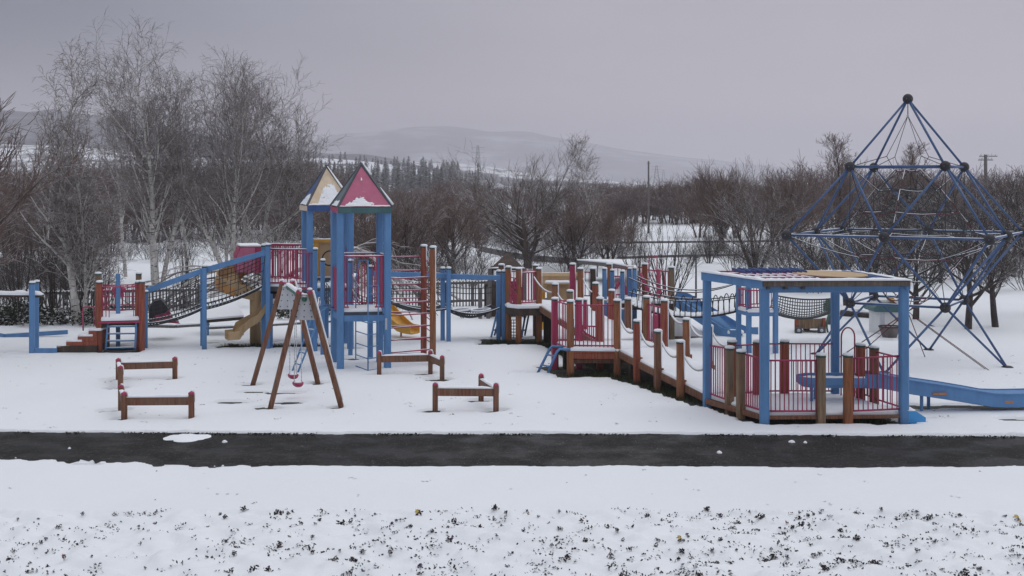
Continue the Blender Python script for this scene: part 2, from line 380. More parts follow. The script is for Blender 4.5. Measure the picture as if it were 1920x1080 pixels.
bare=np.full_like(X,-9.0)
def blob(x,y,rx,ry,rot=0.0):
    global bare
    ca,sa=math.cos(rot),math.sin(rot); dx=X-x; dy=Y-y; u=(dx*ca+dy*sa)/rx; v=(-dx*sa+dy*ca)/ry
    bare=np.maximum(bare,(1-np.sqrt(u*u+v*v))*min(rx,ry))
def band(p,q,wd):
    L=math.hypot(q[0]-p[0],q[1]-p[1]); n=max(1,int(L/(wd*.6)))
    for i in range(n+1): blob(p[0]+(q[0]-p[0])*i/n,p[1]+(q[1]-p[1])*i/n,wd,wd)
def barepoly(poly,grow=.12):
    global bare
    dmin=np.full_like(X,1e9); n=len(poly)
    for i in range(n):
        a=poly[i];b=poly[(i+1)%n]; ex,ey=b[0]-a[0],b[1]-a[1]; L=math.hypot(ex,ey)
        dmin=np.minimum(dmin,((X-a[0])*-ey+(Y-a[1])*ex)/L)
    bare=np.maximum(bare,dmin+grow)
# key plan points
FL=(1.36,29.8); FR=(2.44,29.72); BLp=(1.03,30.8); BRp=(2.11,30.75); GFR=(3.58,30.05); GBR=(3.27,31.1)
RN=[FR,(2.80,28.7),(3.15,27.65),(3.50,26.6)]; RF=[GFR,(3.95,29.0),(4.30,27.95),(4.64,26.9)]
PA=(4.67,23.68); PB=(3.90,25.6); PC=(7.28,23.79); PD=(6.50,25.75)
barepoly([(1.25,29.6),(3.65,29.7),(3.3,31.2),(.9,30.9)],.30)
barepoly([(2.25,30.0),(3.75,25.9),(4.85,26.3),(3.65,30.2)],.22)
barepoly([(4.62,23.66),(7.25,23.74),(6.5,25.8),(3.85,25.6)],.13)
barepoly([(1.0,34.9),(2.0,31.0),(3.3,31.2),(2.2,35.4)],.25)
barepoly([(-.6,35.3),(1.9,35.4),(1.9,36.3),(-.6,36.3)],.30)
band((2.9,35.7),(5.6,37.0),.25)
band(g(1704,763),g(1925,764),.27); blob(*g(1900,788),.40,.16); blob(*g(1745,786),.25,.05)
band(g(425,650),g(610,649),.36); band(g(395,643),g(440,645),.22); band(g(478,640),g(520,641),.15)
blob(*g(227,661),.62,.30); blob(*g(15,661),.8,.12); blob(*g(30,672),.6,.10)
blob(*g(472,736),.22,.17); blob(*g(515,738),.42,.19); blob(*g(433,756),.30,.17); blob(*g(545,756),.30,.20)
blob(*g(650,674),.55,.16); blob(*g(635,655),.8,.16); blob(*g(555,690),.45,.13); blob(*g(610,690),.3,.12); blob(*g(400,656),.3,.16); blob(*g(1000,700),.35,.13)
band(g(880,637),g(930,640),.13); blob(*g(1650,640),.8,.25); blob(*g(1760,612),.35,.2); blob(*g(1815,590),.5,.1)
BENCHF=[(222,712),(226,729),(328,710),(227,770),(232,786),(359,785),(711,703),(807,701),(829,712),(816,771),(930,772),(902,752),
        (506,766),(636,764),(473,722),(597,719)]
for (a,b_) in BENCHF:
    q=g(a-4,b_+1.5); blob(q[0]-.05,q[1]+.02,.24,.18,.3)
mask=np.maximum(inroad, bare+ (vnoise(X,Y,.25,5)*.16+vnoise(X,Y,.09,6)*.09+vnoise(X,Y,.8,7)*.12)*np.clip(1.2-(Y>60),0,1))
hs=.035+vnoise(X,Y,1.7,11)*.03+vnoise(X,Y,.45,12)*.012
bed=np.clip((17.42-Y)/.10,0,1)*np.clip((Y-9)/1,0,1)
hs=hs+bed*(vnoise(X,Y,.26,13)*.13+vnoise(X,Y,.12,14)*.07+vnoise(X,Y*.7,.6,15)*.05-.012)
fx_=np.clip((Y-20.9)/.5,0,1)*0
Z=np.where(mask>0,-.05-np.clip(mask,0,.1)*.4,hs*np.clip(-mask/.035,0,1)**.6)
Z=np.where((Y>60)|(np.abs(X)>20),np.where(np.abs(Y-21.5)<2.5,Z,.02),Z)
ny,nx=X.shape
idx=np.arange(nx*ny).reshape(ny,nx); Q=np.stack([idx[:-1,:-1],idx[:-1,1:],idx[1:,1:],idx[1:,:-1]],-1).reshape(-1,4)
tag(addob('ground',mesh_np('ground',np.stack([X,Y,Z],-1).reshape(-1,3),Q,'ground_snow',True)),None,None,kind='structure')
def gz(x,y):
    i=min(max(np.searchsorted(gy,y),1),ny-1); j=min(max(np.searchsorted(gx,x),1),nx-1); return float(Z[i,j])
b=B(); b.prism([(-30,19.2),(30,19.2),(30,23.8),(-30,23.8)],-.2,-.012,'asphalt'); tag(b.build('path'),None,None,kind='structure')
b=B(); b.prism([(-40,23.8),(40,23.8),(40,48),(-40,48)],-.25,-.018,'soil'); tag(b.build('soil'),None,None,kind='structure')
# lumps of snow lying on the path
def lump(px,py,w,h,hz,seed,label,name='snow_patch'):
    cx,cy=g(px,py); b=B(); n=26; vs=[(cx,cy,hz)];fs=[]; S=[(1.0,0.0),(.86,.6),(.55,1.0)]
    for q,(f,zf) in enumerate(S):
        for i in range(n):
            a=2*PI*i/n; k=1+.42*noise.noise((math.cos(a)*1.9+seed,math.sin(a)*1.9,seed))+.22*noise.noise((math.cos(a)*5,math.sin(a)*5,seed))
            vs.append((cx+w*f*k*math.cos(a),cy+h*f*k*math.sin(a),-.014+zf*hz*(1+.3*noise.noise((a*3,q,seed)))))
    for q in range(2):
        for i in range(n): fs.append((1+q*n+i,1+q*n+(i+1)%n,1+(q+1)*n+(i+1)%n,1+(q+1)*n+i))
    for i in range(n): fs.append((1+2*n+i,1+2*n+(i+1)%n,0))
    b.add(vs,fs,'snow_fine',True); tag(b.build(name,at=(cx,cy,0)),label,'snow')
lump(349,820,.42,.33,.035,3,'large flat patch of snow on the dark path below the left timber rails')
lump(421,828,.045,.05,.03,5,'small lump of snow on the path just right of the large snow patch')
lump(1349,848,.045,.05,.03,7,'single small snow lump in the middle of the path below the ramp end','snow_lump')
lump(1485,828,.055,.05,.03,9,'left one of two small snow lumps on the path below the pavilion','snow_lump')
lump(1510,829,.035,.04,.025,11,'right one of two small snow lumps on the path below the pavilion','snow_lump')
lump(130,840,.025,.03,.02,13,'tiny snow lump on the path left of the large snow patch','snow_lump')
# ------------------------------------------------------------------ low timber rails (balance beams)
def rails(label,pts,beams,h=.53):
    P=[g(*p) for p in pts]; x0=sum(p[0] for p in P)/len(P); y0=sum(p[1] for p in P)/len(P)
    T=thing('balance_beam',label,'balance beam',x0,y0); sn=B()
    for (x,y) in P:
        b=B(); b.post(x,y,-.05,h-.05,.105,'wood_brown',rot=R(6))
        c=.105*.5; vs=[(x-c,y-c,h-.052),(x+c,y-c,h-.052),(x+c,y+c,h-.052),(x-c,y+c,h-.052),(x-c*.9,y-c*.9,h-.02),(x+c*.9,y-c*.9,h-.02),(x+c*.9,y+c*.9,h-.02),(x-c*.9,y+c*.9,h-.02),(x,y,h+.012)]
        b.add(vs,[(0,1,5,4),(1,2,6,5),(2,3,7,6),(3,0,4,7),(4,5,8),(5,6,8),(6,7,8),(7,4,8)],'crimson'); b.build('post',T)
        sn.tube([(x+.03,y+.02,h+.01),(x+.055,y+.03,h-.05),(x+.058,y+.03,h-.20)],[.022,.016,.006],'snow',5)
        sn.sphere((x+.012,y+.02,h+.002),.034,'snow',8,.6)
    for i,j in beams:
        p,q=Vector((*P[i],h-.18)),Vector((*P[j],h-.18)); d=(q-p).normalized()*.05
        b=B(); b.beam(p+d,q-d,.075,.155,'wood_brown'); b.build('rail',T); sn.ridge(p+d+Vector((0,0,.076)),q-d+Vector((0,0,.076)),.085,.045)
    sn.build('snow_cover',T)
rails('upper left low brown timber rail of two beams at a corner, nearest the steps',[(222,713),(226,729),(328,710)],[(0,1),(0,2)],.50)
rails('lower left low brown timber rail of two beams, nearest the path on the left',[(227,771),(233,786),(359,785)],[(0,1),(1,2)],.52)
rails('low brown timber corner rail directly in front of the pink-roofed tower and rung frame',[(711,703),(807,701),(829,712)],[(0,1),(1,2)],.55)
rails('low brown timber corner rail standing alone in the open snow right of the swing',[(816,771),(930,772),(902,752)],[(0,1),(1,2)],.56)
# ------------------------------------------------------------------ A-frame swing
T=thing('swing','small A-frame swing with brown timber legs and grey bolted metal plates','swing',-4.4,26.7)
sn=B()
def leg(bx,by,tx,tz,td,key='wood_brown'):
    p=Vector((*g(bx,by),-.04)); q=Vector((xx(tx,td),td,tz)); b=B(); b.beam(p,q,.095,.12,key,ref=(0,1,0))
    cc=q-(p-q).normalized()*(-.02)
    b.beam(q+(p-q).normalized()*.035,q-(p-q).normalized()*.012,.105,.13,'crimson',ref=(0,1,0))
    b.build('leg',T); d=(p-q)
    off=Vector((.062,0,.02)) if p.x>q.x else Vector((.0,.03,.065))
    a=q+off; c=q+d*.93+off
    if p.x>q.x:
        n=14; sn.tube([a+(c-a)*(i/n) for i in range(n+1)],[.026*(1-.6*i/n)+.005*noise.noise((i*.9,p.x,0)) for i in range(n+1)],'snow',6)
    else: sn.tube([a-off+Vector((.03,0,.05)),a-off+d*.15+Vector((.04,0,.03))],[.03,.01],'snow',6)
    sn.sphere((q.x,q.y,q.z+.05),.055,'snow',8,.55)
zt=zz(549,25.3)+.03; zb=zz(532,28.3)+.03
leg(506,766,561,zt,25.25); leg(641,763,581,zt,25.25); leg(473,722,529.5,zb,28.35); leg(597,718,548.5,zb,28.35)
def plate(d,xl,xr,yt,xl2,xr2,yb):
    b=B(); P=[(xx(xl,d),d,zz(yt,d)),(xx(xr,d),d,zz(yt,d)),(xx(xr2,d),d,zz(yb,d)),(xx(xl2,d),d,zz(yb,d))]; b.extr(P,(0,.01,0),'steel')
    for i in range(4):
        for s in (.12,.5,.88):
            t=(i+.5)/4; a=lerp(P[0],P[3],t); c=lerp(P[1],P[2],t); m_=lerp(a,c,s); b.sphere((m_[0],m_[1]-.004,m_[2]),.014,'black',6)
    b.build('bracket_plate',T); sn.ridge((P[0][0],d,P[0][2]),(P[1][0],d,P[1][2]),.06,.04)
plate(25.33,562,581,553,550,590,600); plate(28.25,530,548,537,520,558,580)
b=B(); b0=Vector((xx(571,25.3),25.3,zt-.16)); b1=Vector((xx(539,28.4),28.4,zb-.10)); b.tube([b0,b1],.05,'green',10); b.build('top_bar',T); sn.ridge(b0+Vector((0,0,.045)),b1+Vector((0,0,.045)),.10,.06)
sn.build('snow_cover',T)
for px,py,t,lab in ((563.5,721,.36,'crimson swing seat on chains, the nearer and lower in the picture of the two'),(545.5,706,.64,'crimson swing seat on chains, the farther of the two, left of the nearer one')):
    c=b0+(b1-b0)*t; dr=(b1-b0).normalized(); zs=zz(py,c.y)
    S=thing('hanging_swing',lab,'swing seat',c.x,c.y,zs)
    b=B(); P=[];n=9
    for i in range(n+1):
        a=i/n*2-1; P.append((a*.20,.035*a*a-.03*(1-a*a)))
    lat=Vector((1,0,0))
    b=B(); n=12; vs=[]; fs=[]
    for li,(zf,f) in enumerate(((.045,1.0),(.02,1.03),(-.02,.85),(-.045,.5))):
        for i in range(n):
            a=2*PI*i/n; p_=Vector((c.x,c.y,zs+zf))+lat*(.115*f*math.cos(a))+dr*(.17*f*math.sin(a)); vs.append(p_)
    for li in range(3):
        for i in range(n): fs.append((li*n+(i+1)%n,li*n+i,(li+1)*n+i,(li+1)*n+(i+1)%n))
    fs.append(tuple(range(n))); fs.append(tuple(range(4*n-1,3*n-1,-1)))
    b.add(vs,fs,'crimson',True); b.build('seat',S)
    for s in (-1,1):
        b=B(); p=Vector((c.x+s*.075,c.y,zs+.06)); q=Vector((c.x+s*.06,c.y,c.z-.03)); n=46
        for i in range(n):
            a=p.lerp(q,i/n); e=p.lerp(q,(i+.9)/n); b.tube([a,e],.007 if i%2 else .011,'steel',4,False)
        b.build('chain',S)
    b=B(); b.sphere((c.x,c.y,zs+.045),.085,'snow',10,.35); b.build('snow_cover',S)
# ------------------------------------------------------------------ pink-roofed and cream-roofed towers
def roof(T,C4,apex,ze,keys,names,over=.09,beamkeys=None,sn=None):
    """C4: eave corners FL,FR,BR,BL"""
    A=Vector(apex); E=[Vector((x,y,ze)) for x,y in C4]; rf=B()
    cen=(E[0]+E[1]+E[2]+E[3])/4
    par=None
    for i,(k,nm) in enumerate(zip(keys,names)):
        a,b2=E[i],E[(i+1)%4]; b=B(); nrm=(b2-a).cross(A-a).normalized()
        b.extr([a,b2,A],nrm*-.03,k); o=b.build('roof_panel',T); 
        if nm: o['label']=nm
    b=B()
    for i in range(4): b.beam(E[i]-(A-E[i])*.0,A,.05,.05,'darksteel')
    b.sphere((A.x,A.y,A.z),.045,'darksteel',8); b.build('ridge_trim',T)
    for i in range(4):
        a,b2=E[i],E[(i+1)%4]; b=B(); ins=(cen-(a+b2)/2).normalized()*.03+Vector((0,0,-.085))
        b.beam(a+ins,b2+ins,.07,.14,beamkeys[i]); b.build('eave_beam',T)
    return E,A
def snowpatch(b,Q,n=10,seed=0,h=.02,thr=-.05):
    """thin ragged snow lying on a sloping panel; Q = 4 corners"""
    Q=[Vector(q) for q in Q]; nrm=(Q[1]-Q[0]).cross(Q[3]-Q[0]).normalized(); 
    G={}; 
    for i in range(n+1):
        for j in range(n+1):
            u,v=i/n,j/n; p=(Q[0]*(1-u)+Q[1]*u)*(1-v)+(Q[3]*(1-u)+Q[2]*u)*v
            e=min(u,1-u,1-v)*1.6+.45*noise.noise((p.x*6+seed,p.z*9,seed))+.42*noise.noise((p.x*19+seed,p.z*26,seed))-.34*v
            G[i,j]=(p+nrm*(.004+h*max(0,min(1,e*2))),e)
    vs=[];fs=[];ix={}
    for i in range(n):
        for j in range(n):
            c=[(i,j),(i+1,j),(i+1,j+1),(i,j+1)]
            if sum(G[q][1] for q in c)/4>thr:
                f=[]
                for q in c:
                    if q not in ix: ix[q]=len(vs); vs.append(G[q][0])
                    f.append(ix[q])
                fs.append(f)
    if vs: b.add(vs,fs,'snow',True)
# pink tower plan
k1=[(-4.09,30.5),(-2.98,30.62),(-3.28,31.75),(-4.39,31.6)]
T=thing('play_tower','tall blue-posted play tower with a pink pyramid roof','play tower',-3.7,31.0)
sn=B(); zr=3.90
for i,(x,y) in enumerate(k1):
    b=B(); b.post(x,y,-.05,zr-.12,.165,'blue',rot=R(14)); b.build('post',T)
    
ce=[(xx(634,30.35),30.35),(xx(735,30.5),30.5),(xx(728,32.0),32.0),(xx(620,31.8),31.8)]
ap=(xx(677,31.1),31.1,zz(307.5,31.1))
E,A=roof(T,ce,ap,3.90,['pink','pink','pink','roofgrey'],['pink front roof panel',None,None,'grey-green left roof panel'],beamkeys=['teal','teal','teal','crimson'])
snowpatch(sn,[E[0].lerp(E[1],.12),E[0].lerp(E[1],.70),E[0].lerp(E[1],.64).lerp(A,.24),E[0].lerp(E[1],.22).lerp(A,.24)],30,2,.02,.06)
snowpatch(sn,[E[0].lerp(E[1],.02),E[0].lerp(E[1],.98),E[0].lerp(E[1],.97).lerp(A,.035),E[0].lerp(E[1],.04).lerp(A,.035)],22,5,.012,-.12)
snowpatch(sn,[E[3].lerp(E[0],.1),E[3].lerp(E[0],.95),E[3].lerp(E[0],.9).lerp(A,.16),E[3].lerp(E[0],.15).lerp(A,.12)],10,4,.03,-.1)
snowpatch(sn,[E[0].lerp(E[1],.38).lerp(A,.60),E[0].lerp(E[1],.50).lerp(A,.60),E[0].lerp(E[1],.50).lerp(A,.72),E[0].lerp(E[1],.38).lerp(A,.70)],8,9,.012,.12)
for t0,t1 in ((.02,.42),(.72,.98)): sn.tube([E[1].lerp(A,t)+Vector((.035,.0,.03)) for t in (t0,(t0+t1)/2,t1)],[.03,.022,.008],'snow',6)
zp=1.38
b=B(); b.prism(rect((sum(p[0] for p in k1)/4,sum(p[1] for p in k1)/4),1.02,1.02,rot=R(9)),zp-.07,zp,'darksteel'); b.build('platform',T)
sn.slab(rect((-3.68,31.1),.98,1.0,rot=R(9)),zp,.075)
for i in range(4):
    b=B(); a,c=k1[i],k1[(i+1)%4]; b.beam((a[0],a[1],zp-.15),(c[0],c[1],zp-.15),.07,.14,'blue'); b.build('platform_beam',T)
fz=zz(479,30.9)
for (a,c,n,key) in ((k1[2],k1[3],9,'crimson'),(k1[1],k1[2],7,'crimson')):
    b=B(); bars(b,a,c,zp+.12,fz,n,.011,key); b.build('railing',T); sn.ridge((a[0],a[1],fz+.015),(c[0],c[1],fz+.015),.04,.025)
b=B(); a,c=k1[3],k1[0]
for i in range(6):
    t=(i+.5)/6; x=a[0]+(c[0]-a[0])*t-.03; y=a[1]+(c[1]-a[1])*t; b.box((x,y,(zp+fz)/2-.15),(.02,.12,fz-zp-.3),'crimson',R(14))
b.build('side_panel',T)
b=B(); p=lerp(k1[0]+(0,),k1[1]+(0,),.12); bars(b,(k1[0][0]+.06,k1[0][1]),(k1[0][0]+.2,k1[0][1]+.02),zp+.12,fz,2,.013,'crimson'); b.build('railing',T); b=B(); bars(b,(k1[1][0]-.3,k1[1][1]-.03),(k1[1][0]-.06,k1[1][1]),zp+.12,fz,3,.013,'crimson'); b.build('railing',T)
sn.ridge((k1[0][0]+.06,k1[0][1],fz+.01),(k1[1][0]-.06,k1[1][1],fz+.01),.03,.022)
b=B(); b.tube([(k1[0][0]+.06,k1[0][1],fz),(k1[1][0]-.06,k1[1][1],fz)],.02,'crimson',6); b.build('top_rail',T)
# hooped blue ladder on the front
lx=[xx(667,30.75),xx(690,30.15),xx(708,30.3)]; ly=[30.75,30.15,30.3]
b=B()
b.tube([(lx[0],ly[0],.22),(lx[0],ly[0],zz(484,30.7)-.5),(lx[0]+.1,ly[0]-.1,zz(484,30.7)-.05),(lx[1],ly[1],zz(484,30.7)-.02),(lx[1],ly[1],-.02)],.016,'blue',6)
b.tube([(lx[2],ly[2]+.15,zz(535,30.4)),(lx[2],ly[2]+.1,.1)],.016,'blue',6); b.build('ladder_rail',T)
for i,yy_ in enumerate((603,625,647.5,669.5,691)):
    b=B(); z=zz(yy_,30.45); b.tube([(lx[0],ly[0],z+.02),(lx[1],ly[1],z),(lx[2]+(.0),ly[2]+.1,z)],.013,'blue',5); b.build('rung',T)
for z in (zz(535,30.4),zz(550,30.4)):
    b=B(); b.tube([(lx[1],ly[1],z),(lx[2],ly[2]+.12,z)],.013,'blue',5); b.build('hoop',T)
b=B(); b.box((k1[1][0]-.02,k1[1][1]-.095,1.1),(.045,.02,.27),'steel'); b.build('sign_plate',T)
# blue slide-pole gangway at the lower left of the tower
b=B(); q0=(xx(612,30.9),30.9,zz(580,30.9)); ladder(b,sn,(xx(548,30.2),30.2,.02),(xx(590,30.9),30.9,zz(583,30.9)),(xx(558,29.9),29.9,.02),(xx(604,30.5),30.5,zz(583,30.5)),5,.022,'blue')
b.tube([(xx(590,30.9),30.9,zz(583,30.9)),(xx(600,31),31,zz(574,31)),(xx(618,31.2),31.2,zz(572,31.2))],.022,'blue',6); b.tube([(xx(604,30.5),30.5,zz(583,30.5)),(xx(614,30.7),30.7,zz(576,30.7)),(xx(626,30.9),30.9,zz(576,30.9))],.022,'blue',6); b.build('curved_ladder',T)
sn.build('snow_cover',T)
# cream tower
k2=[(xx(581,33.9),33.9),(xx(657,34.2),34.2),(xx(650,35.3),35.3),(xx(571,35.0),35.0)]
T=thing('play_tower','blue-posted play tower with a cream pyramid roof, behind the pink-roofed one','play tower',-4.9,34.6)
sn=B()
for (x,y) in k2:
    b=B(); b.post(x,y,-.05,3.75,.165,'blue',rot=R(14)); b.build('post',T)
ce=[(xx(576,33.7),33.7),(xx(663,34.0),34.0),(xx(655,35.5),35.5),(xx(562,35.2),35.2)]
ap=(xx(612,34.6),34.6,zz(311.5,34.6))
E,A=roof(T,ce,ap,3.87,['cream','cream','cream','blue_deep'],['cream front roof panel with clinging snow',None,None,'blue left roof panel'],beamkeys=['blue_deep','blue_deep','blue_deep','cream'])
snowpatch(sn,[E[0].lerp(E[1],.22),E[0].lerp(E[1],.88),E[0].lerp(E[1],.68).lerp(A,.58),E[0].lerp(E[1],.36).lerp(A,.58)],34,12,.018,-.16)
snowpatch(sn,[E[0].lerp(E[1],.03),E[0].lerp(E[1],.9),E[0].lerp(E[1],.88).lerp(A,.06),E[0].lerp(E[1],.06).lerp(A,.06)],18,15,.02,-.15)
snowpatch(sn,[E[3].lerp(E[0],.05),E[3].lerp(E[0],.95),E[3].lerp(E[0],.8).lerp(A,.28),E[3].lerp(E[0],.2).lerp(A,.28)],10,14,.04,-.2)
sn.tube([E[1].lerp(A,t)+Vector((.0,-.02,.035)) for t in (.02,.4,.96)],[.035,.03,.012],'snow',6)
zq=1.66
cc=(sum(p[0] for p in k2)/4,sum(p[1] for p in k2)/4)
b=B(); b.prism(rect(cc,1.0,1.05,rot=R(12)),zq-.08,zq,'darksteel'); b.build('platform',T); sn.slab(rect(cc,.98,1.0,rot=R(12)),zq,.075)
for i in range(4):
    b=B(); a,c=k2[i],k2[(i+1)%4]; b.beam((a[0],a[1],zq-.16),(c[0],c[1],zq-.16),.07,.14,'blue'); b.build('platform_beam',T)
ff=(xx(560,33.8),33.8)
b=B(); bars(b,ff,(k2[0][0]+.1,k2[0][1]-.12),zq+.0,zz(475,33.8),5,.013,'crimson'); b.build('railing',T)
b=B(); bars(b,k2[1],k2[2],zq+.1,zq+1.0,6,.012,'crimson'); b.build('railing',T)
sn.build('snow_cover',T)
# tan panel house behind the towers, with a black hoop
T=thing('playhouse_panel','tan panel with yellow frame and black hoop behind the cream-roofed tower','play panel',xx(619,36.3),36.3)
d=36.3; x0,x1=xx(588.5,d),xx(650.5,d); zt_,zb_=zz(449,d),zz(519,d)
b=B(); b.box(((x0+x1)/2+.05,d,(zt_+zb_)/2),(x1-x0-.1,.04,zt_-zb_),'tan'); b.build('panel',T)
b=B(); b.box(((x0+x1)/2,d-.03,zt_-.04),(x1-x0,.06,.09),'yellow'); b.box((x0+.07,d-.03,zz(459,d)),(.14,.06,.16),'yellow'); b.box((x0+.09,d-.03,zz(490,d)),(.09,.05,zt_-zb_-.3),'yellow'); b.build('frame',T)
b=B(); b.box((x1-.07,d-.03,(zt_+zb_)/2),(.12,.06,zt_-zb_),'orange'); b.build('post',T)
cx,cz=xx(618,35.9),zz(484,35.9); b=B(); b.tube([(cx+.2*math.cos(R(a)),35.9+.08*math.sin(R(a)),cz+.2*math.sin(R(a))) for a in range(60,331,15)],.022,'black',6); b.build('hoop',T)
b=B(); b.box(((x0+x1)/2,d+.4,zb_-.07),(x1-x0+.6,.9,.08),'darksteel'); b.build('deck',T)
for px in (592,612,648):
    b=B(); b.post(xx(px,d+.2),d+.2,-.05,zb_-.1,.12,'blue'); b.build('post',T)
sn=B(); sn.ridge((x0,d,zt_),(x1,d,zt_),.08,.04); sn.slab([(x0-.2,d-.02),(x1+.2,d-.02),(x1+.2,d+.8),(x0-.2,d+.8)],zb_-.03,.07); sn.build('snow_cover',T)
# ------------------------------------------------------------------ ramped gangway behind the swing (blue posts, net walk)
T=thing('gangway','blue-posted walkway between the two roofed towers with sagging black net','rope bridge',-4.2,33)
sn=B()
for (px,bs,tp) in ((591,661,467),(605,668,488),(657,668,489),(695,672,500)):
    x,y=g(px,bs); b=B(); b.post(x,y,-.05,zz(tp,y),.11,'blue',rot=R(14),capkey='greencap',sn=sn); b.build('post',T)
A0=(xx(609,32.6),32.6,zz(527,32.6)); A1=(xx(623,32.0),32.0,zz(545,32)); B0=(xx(609,32.6),32.6,zz(562,32.6)); B1=(xx(623,32),32,zz(590,32))
b=B(); net(b,lambda u,v:lerp(lerp(A0,A1,u),lerp(B0,B1,u),v),4,5,.010,'rope'); b.build('side_net',T)
A0=(xx(662,32.6),32.6,zz(512,32.6)); A1=(xx(700,33.2),33.2,zz(540,33.2)); 
b=B()
def f_(u,v):
    p=lerp((xx(661,32.4),32.4,zz(540,32.4)),(xx(704,34),34.2,zz(552,34)),u); s=4*u*(1-u)
    return (p[0]+.0,p[1],p[2]-.16*s-.25*v)
net(b,f_,14,3,.010,'rope',1); b.build('net_floor',T)
for (ya,yb) in ((516,540),(543,566)):
    b=B(); P=sagl((xx(661,32.4),32.4,zz(ya,32.4)),(xx(676,32.3),32.3,zz(yb,32.3)),6,.03); b.tube(P,.016,'rope_pale',6); b.build('rope',T); sn.tube([(p[0],p[1],p[2]+.015) for p in P],.012,'snow',5)
for px,ya,yb in ((672,495,560),(678,497,560),(684,495,557),(703,497,565)):
    b=B(); b.tube([(xx(px,34.6),34.6,zz(ya,34.6)),(xx(px,34.6),34.6,zz(yb,34.6))],.02,'crimson' if px!=678 else 'yellow',6); b.build('bar',T)
sn.build('snow_cover',T)
# ------------------------------------------------------------------ red rung climbing frame
T=thing('climbing_frame','climbing frame of crimson rungs with two tall rusty-red timber posts','climbing frame',-2.3,31.6)
sn=B(); P1=(xx(794.5,32.05),32.05); P2=(xx(811.5,31.35),31.35)
for (p,tp,key,w_) in ((P1,461.5,'wood_red',.15),(P2,464,'wood',.15)):
    b=B(); b.post(p[0],p[1],-.05,zz(tp,p[1]),w_,key,rot=R(5),capkey='greencap',sn=sn,strip=1.55 if key=='wood' else .5); b.build('post',T)
for i in range(8):
    z=zz(520,31.1)-.295*i*1.0; 
    if z<.2: break
    b=B(); b.tube([(k1[1][0]+.08,k1[1][1]+.02,z),(P2[0],P2[1]-.02,z-.012)],.015,'crimson',6); b.build('rung',T); sn.ridge((k1[1][0]+.12,k1[1][1]+.02,z+.012),(P2[0]-.08,P2[1],z),.018,.013)
for i in range(8):
    z=zz(481,31.9)-.345*i
    if z<.2: break
    b=B(); b.tube([(k1[2][0]+.08,k1[2][1],z),(P1[0],P1[1]+.02,z-.01)],.015,'crimson',6); b.build('rung',T); sn.ridge((k1[2][0]+.12,k1[2][1],z+.012),(P1[0]-.08,P1[1],z),.018,.013)
for i in range(8):
    z=zz(490,31.6)-.28*i
    b=B(); b.tube([(P1[0]+.05,P1[1]-.05,z),(lerp(P1,P2,.5)[0]+.03,lerp(P1,P2,.5)[1],z-.04),(P2[0]-.03,P2[1]+.06,z)],.012,'crimson',5); b.build('rung',T)
sn.build('snow_cover',T)
def P3(px,py,d): return (xx(px,d),d,zz(py,d))
# ------------------------------------------------------------------ far left: steps and little timber platform
T=thing('step_platform','small timber platform with steps up from the left, grey-topped posts and blue ladder','play platform',-10.3,34.3)
sn=B(); dz=.86
FLs=g(186,661.5); FRs=g(266,659.5); BLs=(FLs[0]-.55,FLs[1]+1.6); BRs=(FRs[0]-.55,FRs[1]+1.6)
for (p,tp,key,ck) in ((FLs,529,'wood_red',None),(FRs,528,'wood_red',None),(BLs,513,'wood_old',None),(BRs,513,'wood_old',None)):
    b=B(); b.post(p[0],p[1],-.05,zz(tp,p[1]),.15,key,rot=R(12),capkey='greencap',sn=sn); b.build('post',T)
b=B(); b.post(*g(257.5,659),-.05,zz(528,34),.12,'wood_red',rot=R(12),capkey='greencap',sn=sn); b.build('post',T)
b=B(); b.prism([FLs,FRs,BRs,BLs],dz-.2,dz-.02,'wood_dark'); b.build('deck',T); sn.slab([(FLs[0]+.08,FLs[1]-.08),(FRs[0]-.06,FRs[1]-.08),(BRs[0],BRs[1]),(BLs[0],BLs[1])],dz-.02,.10)
b=B(); b.beam((FLs[0],FLs[1]-.09,dz-.06),(FRs[0],FRs[1]-.09,dz-.06),.03,.05,'crimson'); b.build('edge_rail',T)
b=B(); bars(b,(BLs[0],BLs[1]),(BRs[0],BRs[1]),dz+.1,zz(535,BLs[1]),9,.012,'crimson'); 
for z in (zz(545,35.2),zz(557,35.2),zz(572,35.2),zz(583,35.2)): b.tube([(BLs[0],BLs[1],z),(BRs[0],BRs[1],z)],.012,'crimson',5)
b.build('railing',T)
b=B(); bars(b,(FLs[0]+.05,FLs[1]),(FLs[0]+.3,FLs[1]+.01),dz+.02,zz(538,FLs[1]),3,.012,'crimson'); b.build('railing',T); b=B(); bars(b,(FRs[0]-.25,FRs[1]),(FRs[0]-.05,FRs[1]+.01),dz+.02,zz(538,FLs[1]),3,.012,'crimson'); b.tube([(FLs[0],FLs[1]-.02,zz(537.5,FLs[1])),(FRs[0],FRs[1]-.02,zz(537.5,FRs[1]))],.014,'crimson',6); b.build('railing',T)
cx,cz=xx(222.5,34.8),zz(546,34.8); b=B()
for a in range(5): b.sphere((cx+.12*math.sin(a*2*PI/5),34.8,cz+.12*math.cos(a*2*PI/5)),.085,'crimson',8)
b.build('flower_emblem',T)
x,y=g(221.5,653.5); b=B(); b.post(x,y,-.05,zz(513,y),.11,'blue',rot=R(12),sn=None); b.build('post',T)
b=B(); pa,pb=g(199,662),g(254,661); ladder(b,sn,(pa[0],pa[1]-.05,0),(pa[0]+.02,pa[1]+.08,dz-.05),(pb[0],pb[1]-.05,0),(pb[0],pb[1]+.08,dz-.05),4,.026,'blue'); b.build('ladder',T)
b=B(); b.tube([(xx(227,33.6)+.38*math.cos(R(a)),33.6+.3*math.sin(R(a)),.05) for a in range(0,361,20)],.05,'black',6,False); b.build('tyre_ring',T)
